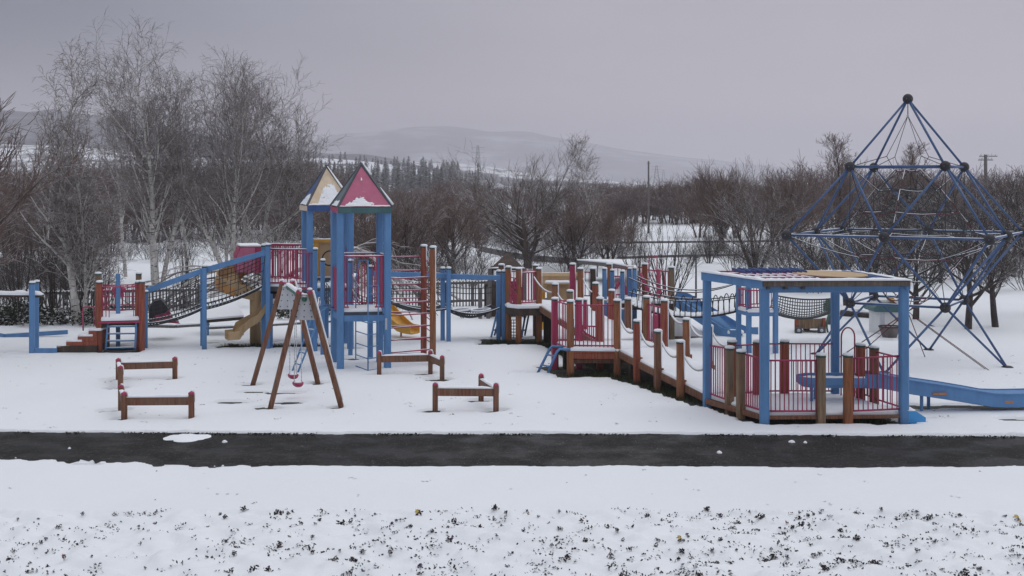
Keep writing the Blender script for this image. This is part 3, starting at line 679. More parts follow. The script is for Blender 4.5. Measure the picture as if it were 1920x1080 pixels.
for i,(xl,yt,yb) in enumerate(((106,652,665),(124,641,653),(145.6,631,642),(166,620.5,632))):
    d=33.35+.03*i; xl_,xr_=xx(xl,d),xx(181,d); zt_=max(zz(yt,d),.1); zb_=zt_-.17
    b=B(); b.box(((xl_+xr_)/2-.25*0,d+.55,(zt_+zb_)/2),(xr_-xl_,1.1,.17 if i else zt_+.1),'wood_red' if i else 'wood_dark'); b.build('step',T)
    nx_=xx((124,145.6,166,181)[i],d); sn.slab([(xl_,d+.01),(nx_+.1,d+.01),(nx_+.1,d+1.05),(xl_,d+1.05)],zt_,.06)
b=B()
for d in (33.5,34.4):
    b.tube([P3(156,620,d),P3(155.5,578,d),P3(157,576,d),P3(181,576,d)],.02,'crimson',6); b.tube([P3(176,612,d),P3(176,577,d)],.015,'crimson',5)
b.build('handrail',T); sn.build('snow_cover',T)
# blue goal-like frame at the left edge
T=thing('board_stand','blue posts with snow-topped board and low blue kerb rails at the far left edge','play frame',xx(61,33.3),33.3)
sn=B(); b=B(); x,y=g(60,664); b.post(x,y,-.05,zz(530,y),.135,'blue',rot=R(12),capkey='greencap',sn=sn); b.build('post',T)
b=B(); b.post(xx(68.5,y+1),y+1.0,-.05,zz(528,y+1),.12,'blue',rot=R(12),capkey='greencap',sn=sn); b.build('post',T)
b=B(); a=P3(-60,554,33.4); c=P3(80,555,33.6); b.beam(a,c,.26,.06,'wood_dark'); b.build('board',T); sn.ridge((a[0],a[1],a[2]+.03),(c[0],c[1],c[2]+.03),.27,.11)
b=B(); p=g(66,664); q=g(107,664); b.beam((*p,.08),(*q,.08),.07,.15,'blue'); b.build('kerb_rail',T)
b=B(); p=g(-40,630); q=g(127,632); m0=g(10,634)
b.beam((p[0],p[1],.16),(m0[0],m0[1],.06),.07,.13,'blue'); b.beam((m0[0],m0[1],.06),(q[0],q[1],.15),.07,.13,'blue'); b.build('kerb_rail',T)
sn.ridge((p[0],p[1],.22),(m0[0],m0[1],.12),.07,.03); sn.ridge((m0[0],m0[1],.12),(q[0],q[1],.21),.07,.04); sn.build('snow_cover',T)
# sloping net climb
T=thing('net_ramp','sloping blue beam on blue posts carrying a black net walkway up to the pink tunnel','net climb',-8.3,34.3)
sn=B(); n0=(xx(383,34.25),34.25)
for (px,bs,tp,w_) in ((383,655.5,499,.13),(502.5,655.5,459,.13),(494,651,460,.12),(273,656,547,.11),(379,651,503,.10)):
    x,y=g(px,bs); b=B(); b.post(x,y,-.05,zz(tp,y),w_,'blue',rot=R(12),capkey='greencap',sn=sn); b.build('post',T)
D=34.3
a=P3(273,546,D);m_=P3(379,508,D);c=P3(497,474,D)
for p,q in ((a,m_),(m_,c)):
    b=B(); b.beam(p,q,.10,.145,'blue'); b.build('beam',T)
off=(-.28,.85)
lo0=P3(277,607,D);lo1=P3(378,578,D);lo2=P3(491,537,D)
def low(u): 
    p=lerp(lo0,lo1,u*2) if u<.5 else lerp(lo1,lo2,u*2-1); s=(4*(u*2%1)*(1-(u*2%1))) if 0<u<1 else 0
    return (p[0],p[1],p[2]-.07*s)
def up(u):
    p=lerp(a,m_,u*2) if u<.5 else lerp(m_,c,u*2-1); s=(4*(u*2%1)*(1-(u*2%1))) if 0<u<1 else 0
    return (p[0],p[1],p[2]-.05-.10*s)
def side(k): return lambda u,v: tuple(lerp(up(u),low(u),v)[i]+(off[0]*k,off[1]*k,0)[i] for i in range(3))
for k in (0,1):
    b=B(); net(b,side(k),15,4,.0085,'rope'); b.build('side_net',T)
b=B(); 
for i in range(34):
    u=i/33; p=low(u); q=(p[0]+off[0],p[1]+off[1],p[2]+.02); mid=(p[0]+off[0]*.5,p[1]+off[1]*.5,p[2]-.10); b.tube([p,mid,q],.018,'rope',5)
for k in (0,.5,1): b.tube([(low(i/20)[0]+off[0]*k,low(i/20)[1]+off[1]*k,low(i/20)[2]-(.1 if k==.5 else 0)) for i in range(21)],.02,'rope',5)
b.build('net_floor',T)
for k in (0,1): sn.tube([(low(i/20)[0]+off[0]*k,low(i/20)[1]+off[1]*k,low(i/20)[2]+.022) for i in range(21)],.013,'snow',5)
sn.build('snow_cover',T)
# tube slide with pink tunnel
T=thing('tunnel_slide','tan spiral slide leaving a pink tunnel hood, beyond the sloping net','slide',xx(465,36),36)
sn=B(); d=35.2
hood=[P3(444,511,d),P3(443,480,d),P3(449,466,d),P3(456,462,d),P3(490,462,d),P3(503,470,d),P3(507,512,d)]
b=B(); b.extr(hood,(-.32,1.1,0),'crimson'); b.build('hood_shell',T); hh=[(p[0]+(-.01),p[1]-.02,p[2]) for p in hood]
b=B(); b.extr([P3(444.5,510,d-.03),P3(443.5,481,d-.03),P3(452,464,d-.03),P3(478,464,d-.03),P3(478,511,d-.03)],(0,.03,0),'pink'); b.build('hood_panel',T)
sn.slab([(hood[2][0]+.02,d-.02),(hood[4][0],d-.02),(hood[4][0]-.3,d+1.0),(hood[2][0]-.28,d+1.0)],hood[3][2],.05)
def chute(b,path,w,h,key,thick=.03,seg=None):
    """open trough along a path of (x,y,z, heading)"""
    vs=[];fs=[];prof=[(-.5,1),(-.5,.15),(-.38,0),(.38,0),(.5,.15),(.5,1),(.5+thick/w,1),(.5+thick/w,-.1),(.38,-.18),(-.38,-.18),(-.5-thick/w,-.1),(-.5-thick/w,1)]
    n=len(prof); P=[Vector(p) for p in path]
    for i,p in enumerate(P):
        t=(P[min(i+1,len(P)-1)]-P[max(0,i-1)]); t.z=0
        if t.length<1e-6: t=Vector((1,0,0))
        t.normalize(); a=Vector((t.y,-t.x,0))
        for u,v in prof: vs.append(p+a*(u*w)+Vector((0,0,v*h)))
    for i in range(len(P)-1):
        for j in range(n): fs.append((i*n+j,i*n+(j+1)%n,(i+1)*n+(j+1)%n,(i+1)*n+j))
    fs.append(tuple(range(n-1,-1,-1))); fs.append(tuple(range((len(P)-1)*n,len(P)*n)))
    b.add(vs,fs,key,False)
b=B(); cxs,cys=xx(468,35.8),35.8; path=[]
for i in range(17):
    t=i/16; a=R(60+250*t); path.append((cxs+.50*math.cos(a)-.12,cys+.45*math.sin(a),zz(505,35.8)-t*.80))
chute(b,path,.55,.32,'tan'); b.build('spiral_chute',T)
b=B(); chute(b,[(p[0],p[1],p[2]-.02) for p in path[2:14]],.60,.20,'orange'); b.build('spiral_underside',T)
b=B(); b.tube([(xx(479,35.3),35.3,-.02),(xx(479,35.3),35.3,zz(545,35.3))],.155,'tan',10); b.build('column',T)
b=B(); path=[P3(497,577,34.9),P3(488,592,34.85),P3(478,603,34.8),P3(464,610,34.7),P3(450,620,34.6),P3(443,633,34.5),P3(425,634.5,34.4)]
chute(b,path,.50,.20,'tan'); b.build('exit_chute',T)
b=B(); b.tube([(*g(476,639),-.02),P3(476,622,36.0)],.05,'darksteel',6); b.build('support',T)
chp=B(); sn.slab([(xx(466,34.7),34.55),(xx(488,34.9),34.6),(xx(488,34.9),35.0),(xx(466,34.7),34.95)],zz(604,34.7)-.02,.03); sn.build('snow_cover',T)
# snow-covered low slope left of the slide
T=thing('ramp_board','snow-covered triangular ramp board with dark edge, left of the tan slide','ramp',xx(420,37.5),37.5)
b=B(); b.extr([P3(386,601,37),P3(457,595,37),P3(436,560,38.2),P3(386,562,38.2)],(0,.0,-.07),'wood_dark'); b.build('board',T)
b=B(); A_=[P3(386,600,37),P3(457,594,37),P3(436,559,38.2),P3(386,561,38.2)]; vs=[Vector(p)+Vector((0,0,.05)) for p in A_]; b.extr([vs[0],vs[1],vs[2],vs[3]],(0,0,-.05),'snow'); b.build('snow_cover',T)
for px in (390,455):
    b=B(); b.tube([P3(px,600,37.05),(xx(px,37.05),37.05,-.05)],.03,'blue',6); b.build('support',T)
# crimson hood and black drum by the foot of the net
T=thing('crawl_tube','short crawl tube with crimson skirt and black rim at the foot of the sloping net','crawl tube',xx(300,36.5),36.5)
b=B(); b.extr([P3(279,605,36),P3(279,578,36),P3(290,565,36),P3(302,562,36),P3(315,578,36),P3(322,600,36),P3(336,606,36)],(-.2,.7,0),'black'); b.build('drum',T)
b=B(); b.extr([P3(283,603,35.95),P3(290,592,35.95),P3(308,588,35.95),P3(316,580,35.95),P3(326,600,35.95),P3(338,607,35.95)],(0,.04,0),'crimson'); b.build('skirt',T)
# rear deck with crimson railings between hood and tower
T=thing('rear_deck','raised snowy deck with dense crimson railings between the pink tunnel and the cream-roofed tower','play platform',xx(535,35.5),35.5)
sn=B(); dA=[(xx(507,34.4),34.4),(xx(583,34.1),34.1),(xx(575,35.6),35.6),(xx(500,35.9),35.9)]; zd=zz(537,34.4)
b=B(); b.prism(dA,zd-.13,zd,'darksteel'); b.build('deck',T); sn.slab(dA,zd,.10)
b=B(); b.prism([(p[0],p[1]-.0) for p in dA],zd-.33,zd-.20,'wood_dark'); b.build('joist',T)
for (p,q,n,top) in ((dA[0],dA[1],13,466),(dA[3],dA[2],16,462),(dA[0],dA[3],7,464)):
    b=B(); bars(b,p,q,zd+.1,zz(top,34.8),n,.014,'crimson'); b.build('railing',T); sn.ridge((p[0],p[1],zz(top,34.8)+.02),(q[0],q[1],zz(top,34.8)+.02),.03,.02)
b=B(); bars(b,(xx(508,36.6),36.6),(xx(560,36.4),36.4),zd+.1,zd+1.0,15,.013,'crimson'); b.build('railing',T)
for p in dA: 
    b=B(); b.post(p[0],p[1],-.05,zd-.2,.13,'blue',rot=R(12)); b.build('post',T)
sn.build('snow_cover',T)
# yellow slide
T=thing('slide','small orange-yellow slide coming down to the right behind the crimson rungs','slide',xx(765,36.4),36.4)
sn=B(); b=B(); path=[P3(722,578,37.2),P3(735,594,37.1),P3(748,610,36.9),P3(757,618,36.7),P3(766,622,36.6),P3(778,624,36.5)]; chute(b,path,.48,.20,'yellow'); b.build('chute',T)
b=B(); b.tube([P3(752,620,36.9),(xx(752,36.9),36.9,-.03)],.03,'orange',6); b.build('support',T)
for px in (716,726):
    b=B(); b.post(xx(px,37.3),37.3,-.05,zz(575,37.3),.11,'blue'); b.build('post',T)
# ------------------------------------------------------------------ net bridge to the timber deck
T=thing('net_bridge','long sagging net bridge under a blue beam between the towers and the timber deck','net bridge',xx(841,35.8),35.8)
sn=B(); d=35.8
for (px,bs,tp) in ((830,641,503),(841,643,503),(934.5,638.6,508.6),(944.5,640,508.6)):
    x,y=g(px,bs); b=B(); b.post(x,y,-.05,zz(tp,y),.115,'blue',rot=R(12),capkey='greencap',sn=sn); b.build('post',T)
for p,q in ((P3(700,513,34.6),P3(834,517,d)),(P3(834,518,d),P3(938,521,d))):
    b=B(); b.beam(p,q,.08,.14,'blue'); b.build('beam',T)
spans=((P3(722,560,34.8),P3(836,580,d),.24),(P3(838,578,d),P3(936,578,d),.30))
for (p,q,sg) in spans:
    for k in (0,1):
        b=B(); L=sagl((p[0]-.25*k,p[1]+.8*k,p[2]),(q[0]-.25*k,q[1]+.8*k,q[2]),14,sg*.55); b.tube(L,.024,'rope',6); b.build('cable',T); sn.tube([(a_[0],a_[1],a_[2]+.022) for a_ in L],.014,'snow',5)
    def fl(u,v,p=p,q=q,sg=sg):
        a_=lerp(p,q,u); return (a_[0]-.25*v,a_[1]+.8*v,a_[2]-sg*4*u*(1-u)*(.55+.45*math.sin(PI*v)))
    b=B(); net(b,fl,22,5,.018,'rope',1); b.build('net_floor',T)
for (px,ry) in ((880,.0),):
    b=B()
    for cx_ in (xx(862,d),xx(901,d)):
        b.tube([(cx_+.27*math.cos(R(a_)),d+.4+.33*math.sin(R(a_)),zz(577,d)-.10+.02*math.cos(R(a_))) for a_ in range(0,361,20)],.03,'snow',6,False)
    b.build('snow_rim',T)
b=B()
for z in (zz(538,36.5),zz(548,36.5)):
    b.tube(sagl((xx(705,36.3),36.3,z),(xx(832,36.6),36.6,z),10,.05),.012,'rope',5); b.tube(sagl((xx(838,36.6),36.6,z),(xx(936,36.6),36.6,z),10,.05),.012,'rope',5)
b.build('hand_rope',T); sn.build('snow_cover',T)
# ------------------------------------------------------------------ timber deck 2
T=thing('timber_deck','brown timber deck with crimson railing and scribbled crimson panel, where the net bridge ends','play platform',.5,35.6)
sn=B(); z2=1.0
for (px,bs,tp,key) in ((953,641,501,'wood'),(972.5,645,504,'wood'),(1010.5,643,504,'wood'),(1004.5,633,498,'wood_brown'),(940,634,497,'wood_brown')):
    x,y=g(px,bs); b=B(); b.post(x,y,-.05,zz(tp,y),.15,key,rot=R(12),capkey='greencap',sn=sn,strip=.5 if px>970 else .2); b.build('post',T)
dk=[(xx(951,35.5),35.5),(xx(972,35.2),35.2),(xx(1012,35.3),35.3),(xx(1046,35.5),35.7),(xx(1035,36.8),36.8),(xx(942,36.6),36.6)]
b=B(); b.prism(dk,z2-.2,z2,'wood_dark'); b.build('deck',T); sn.slab(dk,z2,.10)
b=B(); bars(b,g(977,645),g(1006,643),z2+.14,zz(512,35.3),5,.013,'crimson'); b.build('railing',T); sn.ridge((*g(977,645),zz(512,35.3)+.01),(*g(1006,643),zz(512,35.3)+.01),.03,.03)
b=B(); bars(b,(xx(950,36.4),36.4),(xx(1004,36.6),36.6),z2+.1,zz(509,36.4),10,.012,'crimson'); b.build('railing',T)
b=B(); pa=P3(956,568,35.55); pb=P3(970,571,35.3); rn=random.Random(4)
for i in range(15):
    u0,v0=rn.random(),rn.random(); pts=[]
    for s in range(9):
        a_=s*.8+i; u=min(1,max(0,u0+.3*math.cos(a_))); v=min(1,max(0,v0+.22*math.sin(a_))); q=lerp(pa,pb,u); pts.append((q[0],q[1],q[2]+.72*v))
    b.tube(pts,.014,'crimson',4)
b.build('scribble_panel',T)
for px in (1008,1024,1030): 
    b=B(); x,y=g(px,640); b.post(x,y,-.05,z2-.1,.13,'wood_dark'); b.build('post',T)
for (xt,xb) in ((931,921),(985,978)):
    b=B(); b.tube([P3(xt,590,36),P3(xb,632,35.6),],.03,'blue',6); b.tube([P3(xt+6,592,36.4),P3(xb+6,629,36.2)],.03,'blue',6); b.tube([P3(xb+2,620,35.7),P3(xb+8,618,36.2)],.02,'blue',5); b.build('ladder',T)
b=B(); net(b,lambda u,v:lerp(lerp(P3(954,600,36),P3(968,600,36),u),lerp(P3(954,634,36),P3(968,634,36),u),v),3,6,.012,'rope'); b.build('rope_net',T)
b=B(); b.beam(P3(1006,597,36.6),P3(1040,597,36.6),.1,.2,'wood_dark'); b.build('joist',T)
sn.build('snow_cover',T)
# yellow-tan booth behind deck 2
T=thing('play_booth','tan and yellow play booth with a snow-covered counter behind the timber ramp','play booth',xx(1045,38.6),38.6)
sn=B(); d=38.6
b=B(); b.box((xx(1046,d),d,(zz(513,d)+zz(548,d))/2),(xx(1082,d)-xx(1013,d),.05,zz(513,d)-zz(548,d)),'palewood'); b.build('back_panel',T)
b=B(); b.box((xx(1045,d),d-.25,zz(545,d)),(xx(1064,d)-xx(1024,d),.3,.55),'tan'); b.build('counter_body',T)
b=B(); b.box((xx(1044,d),d-.3,zz(530,d)),(.80,.45,.04),'tan'); b.build('counter_top',T); sn.slab([(xx(1022,d),d-.52),(xx(1067,d),d-.52),(xx(1067,d),d-.1),(xx(1022,d),d-.1)],zz(529,d),.07)
b=B(); b.box((xx(1046,d),d-.05,zz(514,d)),(xx(1084,d)-xx(1012,d),.12,.10),'palewood'); b.build('frame',T); sn.ridge(P3(1012,512,d),P3(1084,512,d),.1,.03)
b=B(); 
for px in (1018,1076): b.post(xx(px,d),d,-.05,zz(548,d),.12,'yellow')
b.build('leg',T); b=B(); b.sphere(P3(1024,566,d-.5),.12,'teal',8); b.box(P3(1024,575,d-.5),(.2,.2,.15),'yellow'); b.build('knob',T); sn.build('snow_cover',T)
# ------------------------------------------------------------------ timber ramps, platforms
def ropelink(T,sn,p,q,key='rope_pale',sag=.10,r=.018):
    L=sagl(p,q,7,sag); b=B(); b.tube(L,r,key,6); b.build('rope',T); sn.tube([(a[0],a[1],a[2]+r*.9) for a in L],[r*.9+.006*noise.noise((a[0]*5,a[1]*5,0)) for a in L],'snow',6)
T=thing('timber_ramp','upper timber ramp with rope-linked brown posts sloping down from the rear timber deck','timber ramp',2.0,33.2)
sn=B(); r1N=[(1.15,34.2),(1.50,33.1),(1.80,32.1)]; r1F=[(1.90,35.5),(2.25,34.5),(2.60,33.4),(2.93,32.35)]
tN=[533,546,562]; tF=[504,531.6,545,560.6]; kN=['wood','wood_old','crimson']; kF=['wood','wood_red','wood_red','wood_brown']
for (p,tp,k) in list(zip(r1N,tN,kN))+list(zip(r1F,tF,kF)):
    b=B(); b.post(p[0],p[1],-.05,zz(tp,p[1]),.15,k,capkey='greencap',sn=sn,strip=1.0); b.build('post',T)
z1=lambda x,y: .60+(y-31.0)/(35.4-31.0)*.42
poly=[(2.02,31.0),(3.25,31.3),(1.95,35.6),(.80,35.3)]
b=B(); b.prism(poly,lambda x,y:z1(x,y)-.14,z1,'wood_dark'); b.build('deck',T); sn.slab(poly,z1,.09)
b=B(); b.beam((1.98,31.0,.57),(.78,35.3,.98),.06,.16,'wood_brown'); b.build('side_board',T)
for (p,tp),(q,tq) in ((((.55,35.4),520),(r1N[0],549)),((r1N[0],549),(r1N[1],562)),((r1N[1],560),(r1N[2],577)),((r1F[0],520),(r1F[1],548)),((r1F[1],548),(r1F[2],560)),((r1F[2],562),(r1F[3],577))):
    ropelink(T,sn,(p[0]+.06,p[1],zz(tp,p[1])),(q[0]-.04,q[1],zz(tq,q[1])),sag=.12)
sn.build('snow_cover',T)
T=thing('timber_platform','front timber platform with crimson bars, crimson-painted corner post and small blue ladder','play platform',1.9,30.2)
sn=B(); zf=.56
for (p,tp,k,st) in ((FL,565,'wood',.4),(FR,563.5,'wood',1.1),(BLp,560.5,'crimson',.5),(BRp,560,'wood_red',1.0),(GFR,563.5,'wood_red',1.1),(GBR,557,'wood',1.0),((1.62,30.9),562,'crimson',.6)):
    b=B(); b.post(p[0],p[1],-.05,zz(tp,p[1]),.155,k,rot=R(8),capkey='greencap',sn=sn,strip=st); b.build('post',T)
pl=[(FL[0],FL[1]-.06),(FR[0],FR[1]-.06),GFR,GBR,BRp,BLp]
b=B(); b.prism(pl,zf-.05,zf,'wood_red'); b.build('deck',T); sn.slab([(FL[0]+.0,FL[1]-.08),(FR[0],FR[1]-.08),GFR,GBR,(BLp[0],BLp[1]+.1)],zf,.09)
b=B(); b.beam((FL[0]+.05,FL[1]-.03,zf-.12),(FR[0],FR[1]-.03,zf-.12),.06,.13,'wood_red'); b.beam((FL[0]+.05,FL[1]+.06,zf-.25),(FR[0]+.4,FR[1]+.12,zf-.25),.08,.10,'wood_brown'); b.build('joist',T)
tt=zz(572,29.8)
b=B(); bars(b,(FL[0]+.07,FL[1]),(FR[0]-.07,FR[1]),zf+.12,tt,10,.013,'crimson',ext=.05); b.build('railing',T)
b=B(); bars(b,FL,BLp,zf+.05,tt,5,.013,'crimson',ext=.05); b.build('railing',T)
b=B(); bars(b,BLp,(1.62,30.95),zf+.12,tt,4,.013,'crimson'); b.build('railing',T)
b=B(); bars(b,(1.62,30.9),BRp,zf+.12,zf+.45,5,.013,'crimson'); b.tube([(1.60,30.9,zf+.45),(1.8,30.9,zf+.25),(2.1,30.8,zf+.12)],.03,'crimson',6); b.build('low_hoop_rail',T)
b=B(); bars(b,(GFR[0]+.02,GFR[1]-.06),(GBR[0],GBR[1]),zf-.2,tt-.1,6,.013,'crimson'); b.build('railing',T)
b=B(); 
for (xa,ya,xb,yb,dd) in ((1050,654,1026,699,29.6),(1036,649,1008,696,30.2)):
    q0=Vector(P3(xa+10,ya+1,dd)); b.tube([q0+Vector((.12,0,0)),q0,Vector(P3(xa,ya,dd)),Vector(P3(xa-6,ya+6,dd)),(xx(xb,29.9),29.9+(dd-29.6)*.3,-.02)],.032,'blue',7)
b.tube([P3(1030,687,29.7),P3(1014,684,30.0)],.02,'blue',6); b.tube([P3(1041,668,29.7),P3(1026,665,30.1)],.02,'blue',6); b.build('ladder',T)
for p in ((1.3,30.9),(2.2,30.9),(2.44,29.95),(1.05,30.9),(3.0,30.9)):
    b=B(); b.post(p[0],p[1],-.05,zf-.1,.13,'wood_dark'); b.build('post',T)
sn.build('snow_cover',T)
T=thing('timber_ramp','long timber ramp with rope-linked rusty brown posts running down to the pavilion','timber ramp',3.7,28.0)
sn=B(); rz=lambda x,y: .18+max(0,(y-25.7))/(30.0-25.7)*.37
hN=[None,602,621,641]; hF=[None,599,612,626]
for (row,hs_,kk) in ((RN,hN,['','wood_red','wood_brown','wood']),(RF,hF,['','wood','wood_brown','wood_red'])):
    for i in (1,2,3):
        if row is RF and i==3: continue
        p=row[i]; b=B(); b.post(p[0],p[1],-.05,zz(hs_[i],p[1]),.15,kk[i],rot=R(5),capkey='greencap',sn=sn,strip=.75)
        b.box((p[0]+.03,p[1]+.03,rz(*p)+.06),(.17,.12,.10),kk[i],R(30)); b.build('post',T)
poly=[(3.93,25.65),(5.0,25.95),(3.60,30.1),(2.48,29.75)]
b=B(); b.prism(poly,lambda x,y:rz(x,y)-.12,rz,'wood_dark'); b.build('deck',T); sn.slab(poly,rz,.08)
b=B(); b.beam((2.47,29.7,.49),(3.93,25.65,.12),.05,.15,'wood_brown'); b.build('side_board',T)
for y in (26.8,28.1,29.3):
    xb=2.47+(29.7-y)*.36; b=B(); b.post(xb+.12,y,-.1,rz(xb,y)-.1,.12,'wood_dark'); b.build('support',T); b=B(); b.post(xb+1.0,y+.2,-.1,rz(xb,y)-.1,.12,'wood_dark'); b.build('support',T)
for row,ys in ((RN,((600,622),(624,648),(640,668),(668,692))),(RF,((578,606),(609,629),(625,646)))):
    pts=row+([PB] if row is RN else [])
    for i in range(len(ys)):
        p,q=pts[i],pts[i+1]; ropelink(T,sn,(p[0]+.08,p[1]-.02,zz(ys[i][0],p[1])),(q[0]-.05,q[1]+.02,zz(ys[i][1],q[1])),sag=.13,r=.022)
sn.build('snow_cover',T)
# ------------------------------------------------------------------ pavilion
T=thing('pavilion','open blue-posted pavilion with flat slatted roof on a low fenced deck, nearest the path','pavilion',5.6,24.8)
sn=B(); zt=2.64
for (p,w_) in ((PA,.165),(PB,.155),(PC,.165),(PD,.155)):
    b=B(); b.post(p[0],p[1],-.06,zt-.10,w_,'blue',rot=R(4)); b.build('post',T)
rA=(xx(1430,23.5),23.5); rB=(xx(1318,25.7),25.7); rC=(xx(1706,23.6),23.6); rD=(xx(1600,26.2),26.2)
def edge(p,q,z,w_,h_,key): 
    b=B(); b.beam((p[0],p[1],z),(q[0],q[1],z),w_,h_,key); return b
edge(rA,rC,2.618,.08,.10,'fascia').build('front_fascia',T)
edge((rA[0]+.02,rA[1]),rB,2.60,.08,.16,'blue').build('side_beam',T)
edge((PA[0],PA[1]+.01),(PC[0],PC[1]+.01),2.50,.07,.12,'blue').build('front_beam',T)
edge((rC[0]-.02,rC[1]+.02),rD,2.58,.08,.16,'blue').build('side_beam',T); edge(rB,rD,2.58,.08,.16,'blue').build('back_beam',T)
edge(PA,(PD[0],PD[1]),2.49,.08,.13,'blue').build('diagonal_beam',T)
# roof slats
def q2(u,v): return (lerp(lerp(rA,rC,u),lerp(rB,rD,u),v))
b=B()
for i in range(26):
    u=.04+i*.0165; a,c=q2(u,.05),q2(u,.97); b.beam((a[0],a[1],2.675),(c[0],c[1],2.675),.022,.035,'crimson')
for v in (.15,.4,.65,.9):
    a,c=q2(.02,v),q2(.50,v); b.beam((a[0],a[1],2.70),(c[0],c[1],2.70),.022,.03,'crimson')
b.build('crimson_slats',T)
b=B()
for i in range(13):
    u=.14+i*.034; a,c=q2(u,.62),q2(min(1,u+.05),.985); b.beam((a[0],a[1],2.715+.008*(i%2)),(c[0],c[1],2.725+.008*(i%2)),.022,.075,'blue_deep')
for i in range(9):
    u=.45+i*.062; a,c=q2(u,.06),q2(min(1,u+.03),.95); b.beam((a[0],a[1],2.67),(c[0],c[1],2.67),.07,.045,'blue_deep')
b.build('blue_slats',T)
b=B(); cen=[q2(.44,.30),q2(.86,.22),q2(.80,.75),q2(.52,.85)]; n=16; cu=[]
for i in range(n):
    a=2*PI*i/n; cu.append(q2(.66+.22*math.cos(a),.50+.36*math.sin(a)))
b.prism(cu,2.70,2.715,'tan'); b.build('tan_panel',T)
b=B(); p=q2(.08,.2); 
for k in range(3): a,c=q2(.05+.12*k,.02),q2(.10+.12*k,.98); b.beam((a[0],a[1],2.55),(c[0],c[1],2.55),.05,.08,'darksteel')
b.build('rafter',T)
sn.ridge((rA[0]-.03,rA[1],2.675),(rC[0]+.02,rC[1],2.675),.13,.055); sn.ridge((rA[0],rA[1],2.682),(rB[0],rB[1],2.682),.13,.055); sn.ridge((rC[0],rC[1],2.66),(rD[0],rD[1],2.66),.09,.04); sn.ridge((rB[0],rB[1],2.66),(rD[0],rD[1],2.66),.09,.035)
for u in (.06,.12,.17,.22,.27,.33,.38,.43,.95): a,c=q2(u,.1),q2(u,.85); sn.ridge((a[0],a[1],2.69),(c[0],c[1],2.69),.05,.02)
# deck
dkp=[(PA[0]+.0,PA[1]+.0),(PC[0],PC[1]),(PD[0]+.15,PD[1]+.15),(PB[0],PB[1]+.1)]
zd=.16; b=B(); b.prism([(PA[0]-.02,PA[1]-.0),(PC[0],PC[1]),(PD[0]+.15,PD[1]+.15),(PB[0]-.0,PB[1]+.1)],zd-.05,zd,'wood_brown'); b.build('deck',T)
sn.slab([(PA[0]+.02,PA[1]+.04),(PC[0]-.02,PC[1]+.04),(PD[0]+.12,PD[1]+.1),(PB[0]+.03,PB[1]+.05)],zd,.075)
b=B(); b.beam((PA[0]+.05,PA[1]-.03,zd-.03),(PC[0]-.08,PC[1]-.03,zd-.025),.04,.065,'wood_brown'); b.build('edge_board',T)
b=B(); b.beam((PA[0]-.06,PA[1]+.1,zd-.04),(PB[0]-.04,PB[1]-.1,zd-.04),.04,.10,'wood_brown'); b.build('edge_board',T)
wp=[(1539,796,666,'wood_old',0),(1590,796,666,'wood',0),(1367.5,774,652.5,'wood_old',0),(1389,783,659,'wood_old',0)]
for (px,bs,tp,key,zb_) in wp:
    x,y=g(px,bs); b=B(); b.post(x,y,-.05,zz(tp,y),.155,key,rot=R(10),capkey='greencap',sn=sn); b.build('timber_post',T)
for (px,bs,tp,key) in ((1471,741,640,'wood_red'),(1420,743,641,'wood_red'),(1372,746,640.5,'wood_red'),(1613.5,750,647,'wood_red'),(1639,756,651.5,'wood_brown')):
    x,y=g(px,bs,.2); b=B(); b.post(x,y,.05,zz(tp,y),.155,key,rot=R(10),capkey='greencap',sn=sn); b.build('timber_post',T)
pf=[g(1539,796),g(1590,796)]
ftz=zz(675,23.75); zb0=zd+.09
b=B(); bars(b,(PA[0]+.08,PA[1]),(pf[0][0]-.05,pf[0][1]),zb0,ftz,11,.012,'crimson'); b.build('railing',T)
b=B(); bars(b,(pf[1][0]+.06,pf[1][1]),(PC[0]-.08,PC[1]),(zb0,zb0+.02),(zz(672,23.7),zz(667,23.8)),10,.012,'crimson'); b.build('railing',T)
q1,q2_=g(1367.5,774),g(1389,783)
b=B(); bars(b,(PB[0]+.05,PB[1]-.1),(q1[0]-.03,q1[1]),(zb0+.02,zb0),(zz(649,25.4),zz(653,24.9)),8,.012,'crimson'); b.build('railing',T)
b=B(); bars(b,(q2_[0]+.05,q2_[1]),(PA[0]-.05,PA[1]+.12),(zb0,zb0),(zz(664,24.3),zz(671,23.9)),8,.012,'crimson'); b.build('railing',T)
bk=zz(646,25.6)
for (p,q,n) in ((g(1424,742,.2),g(1471,741,.2),4),(g(1471,741,.2),(PD[0],PD[1]-.05),11),((xx(1604,25.6),25.6),g(1639,754,.2),4),(g(1372,746,.2),g(1420,743,.2),4),((PC[0]-.03,PC[1]+.1),g(1639,756,.2),4)):
    b=B(); bars(b,p,q,zd+.13,bk if p[1]>24.9 else bk-.03,n,.011,'crimson'); b.build('railing',T)
b=B(); D=25.5; b.tube([(xx(1577,D),D,zd)]+[(xx(1590,D)+xx(960+12.5,D)*math.cos(R(a)),D,zz(632,D)+.19*math.sin(R(a))) for a in range(180,-1,-20)]+[(xx(1602.5,D),D,zd)],.016,'crimson',6); b.build('arch_gate',T)
sn.build('snow_cover',T)
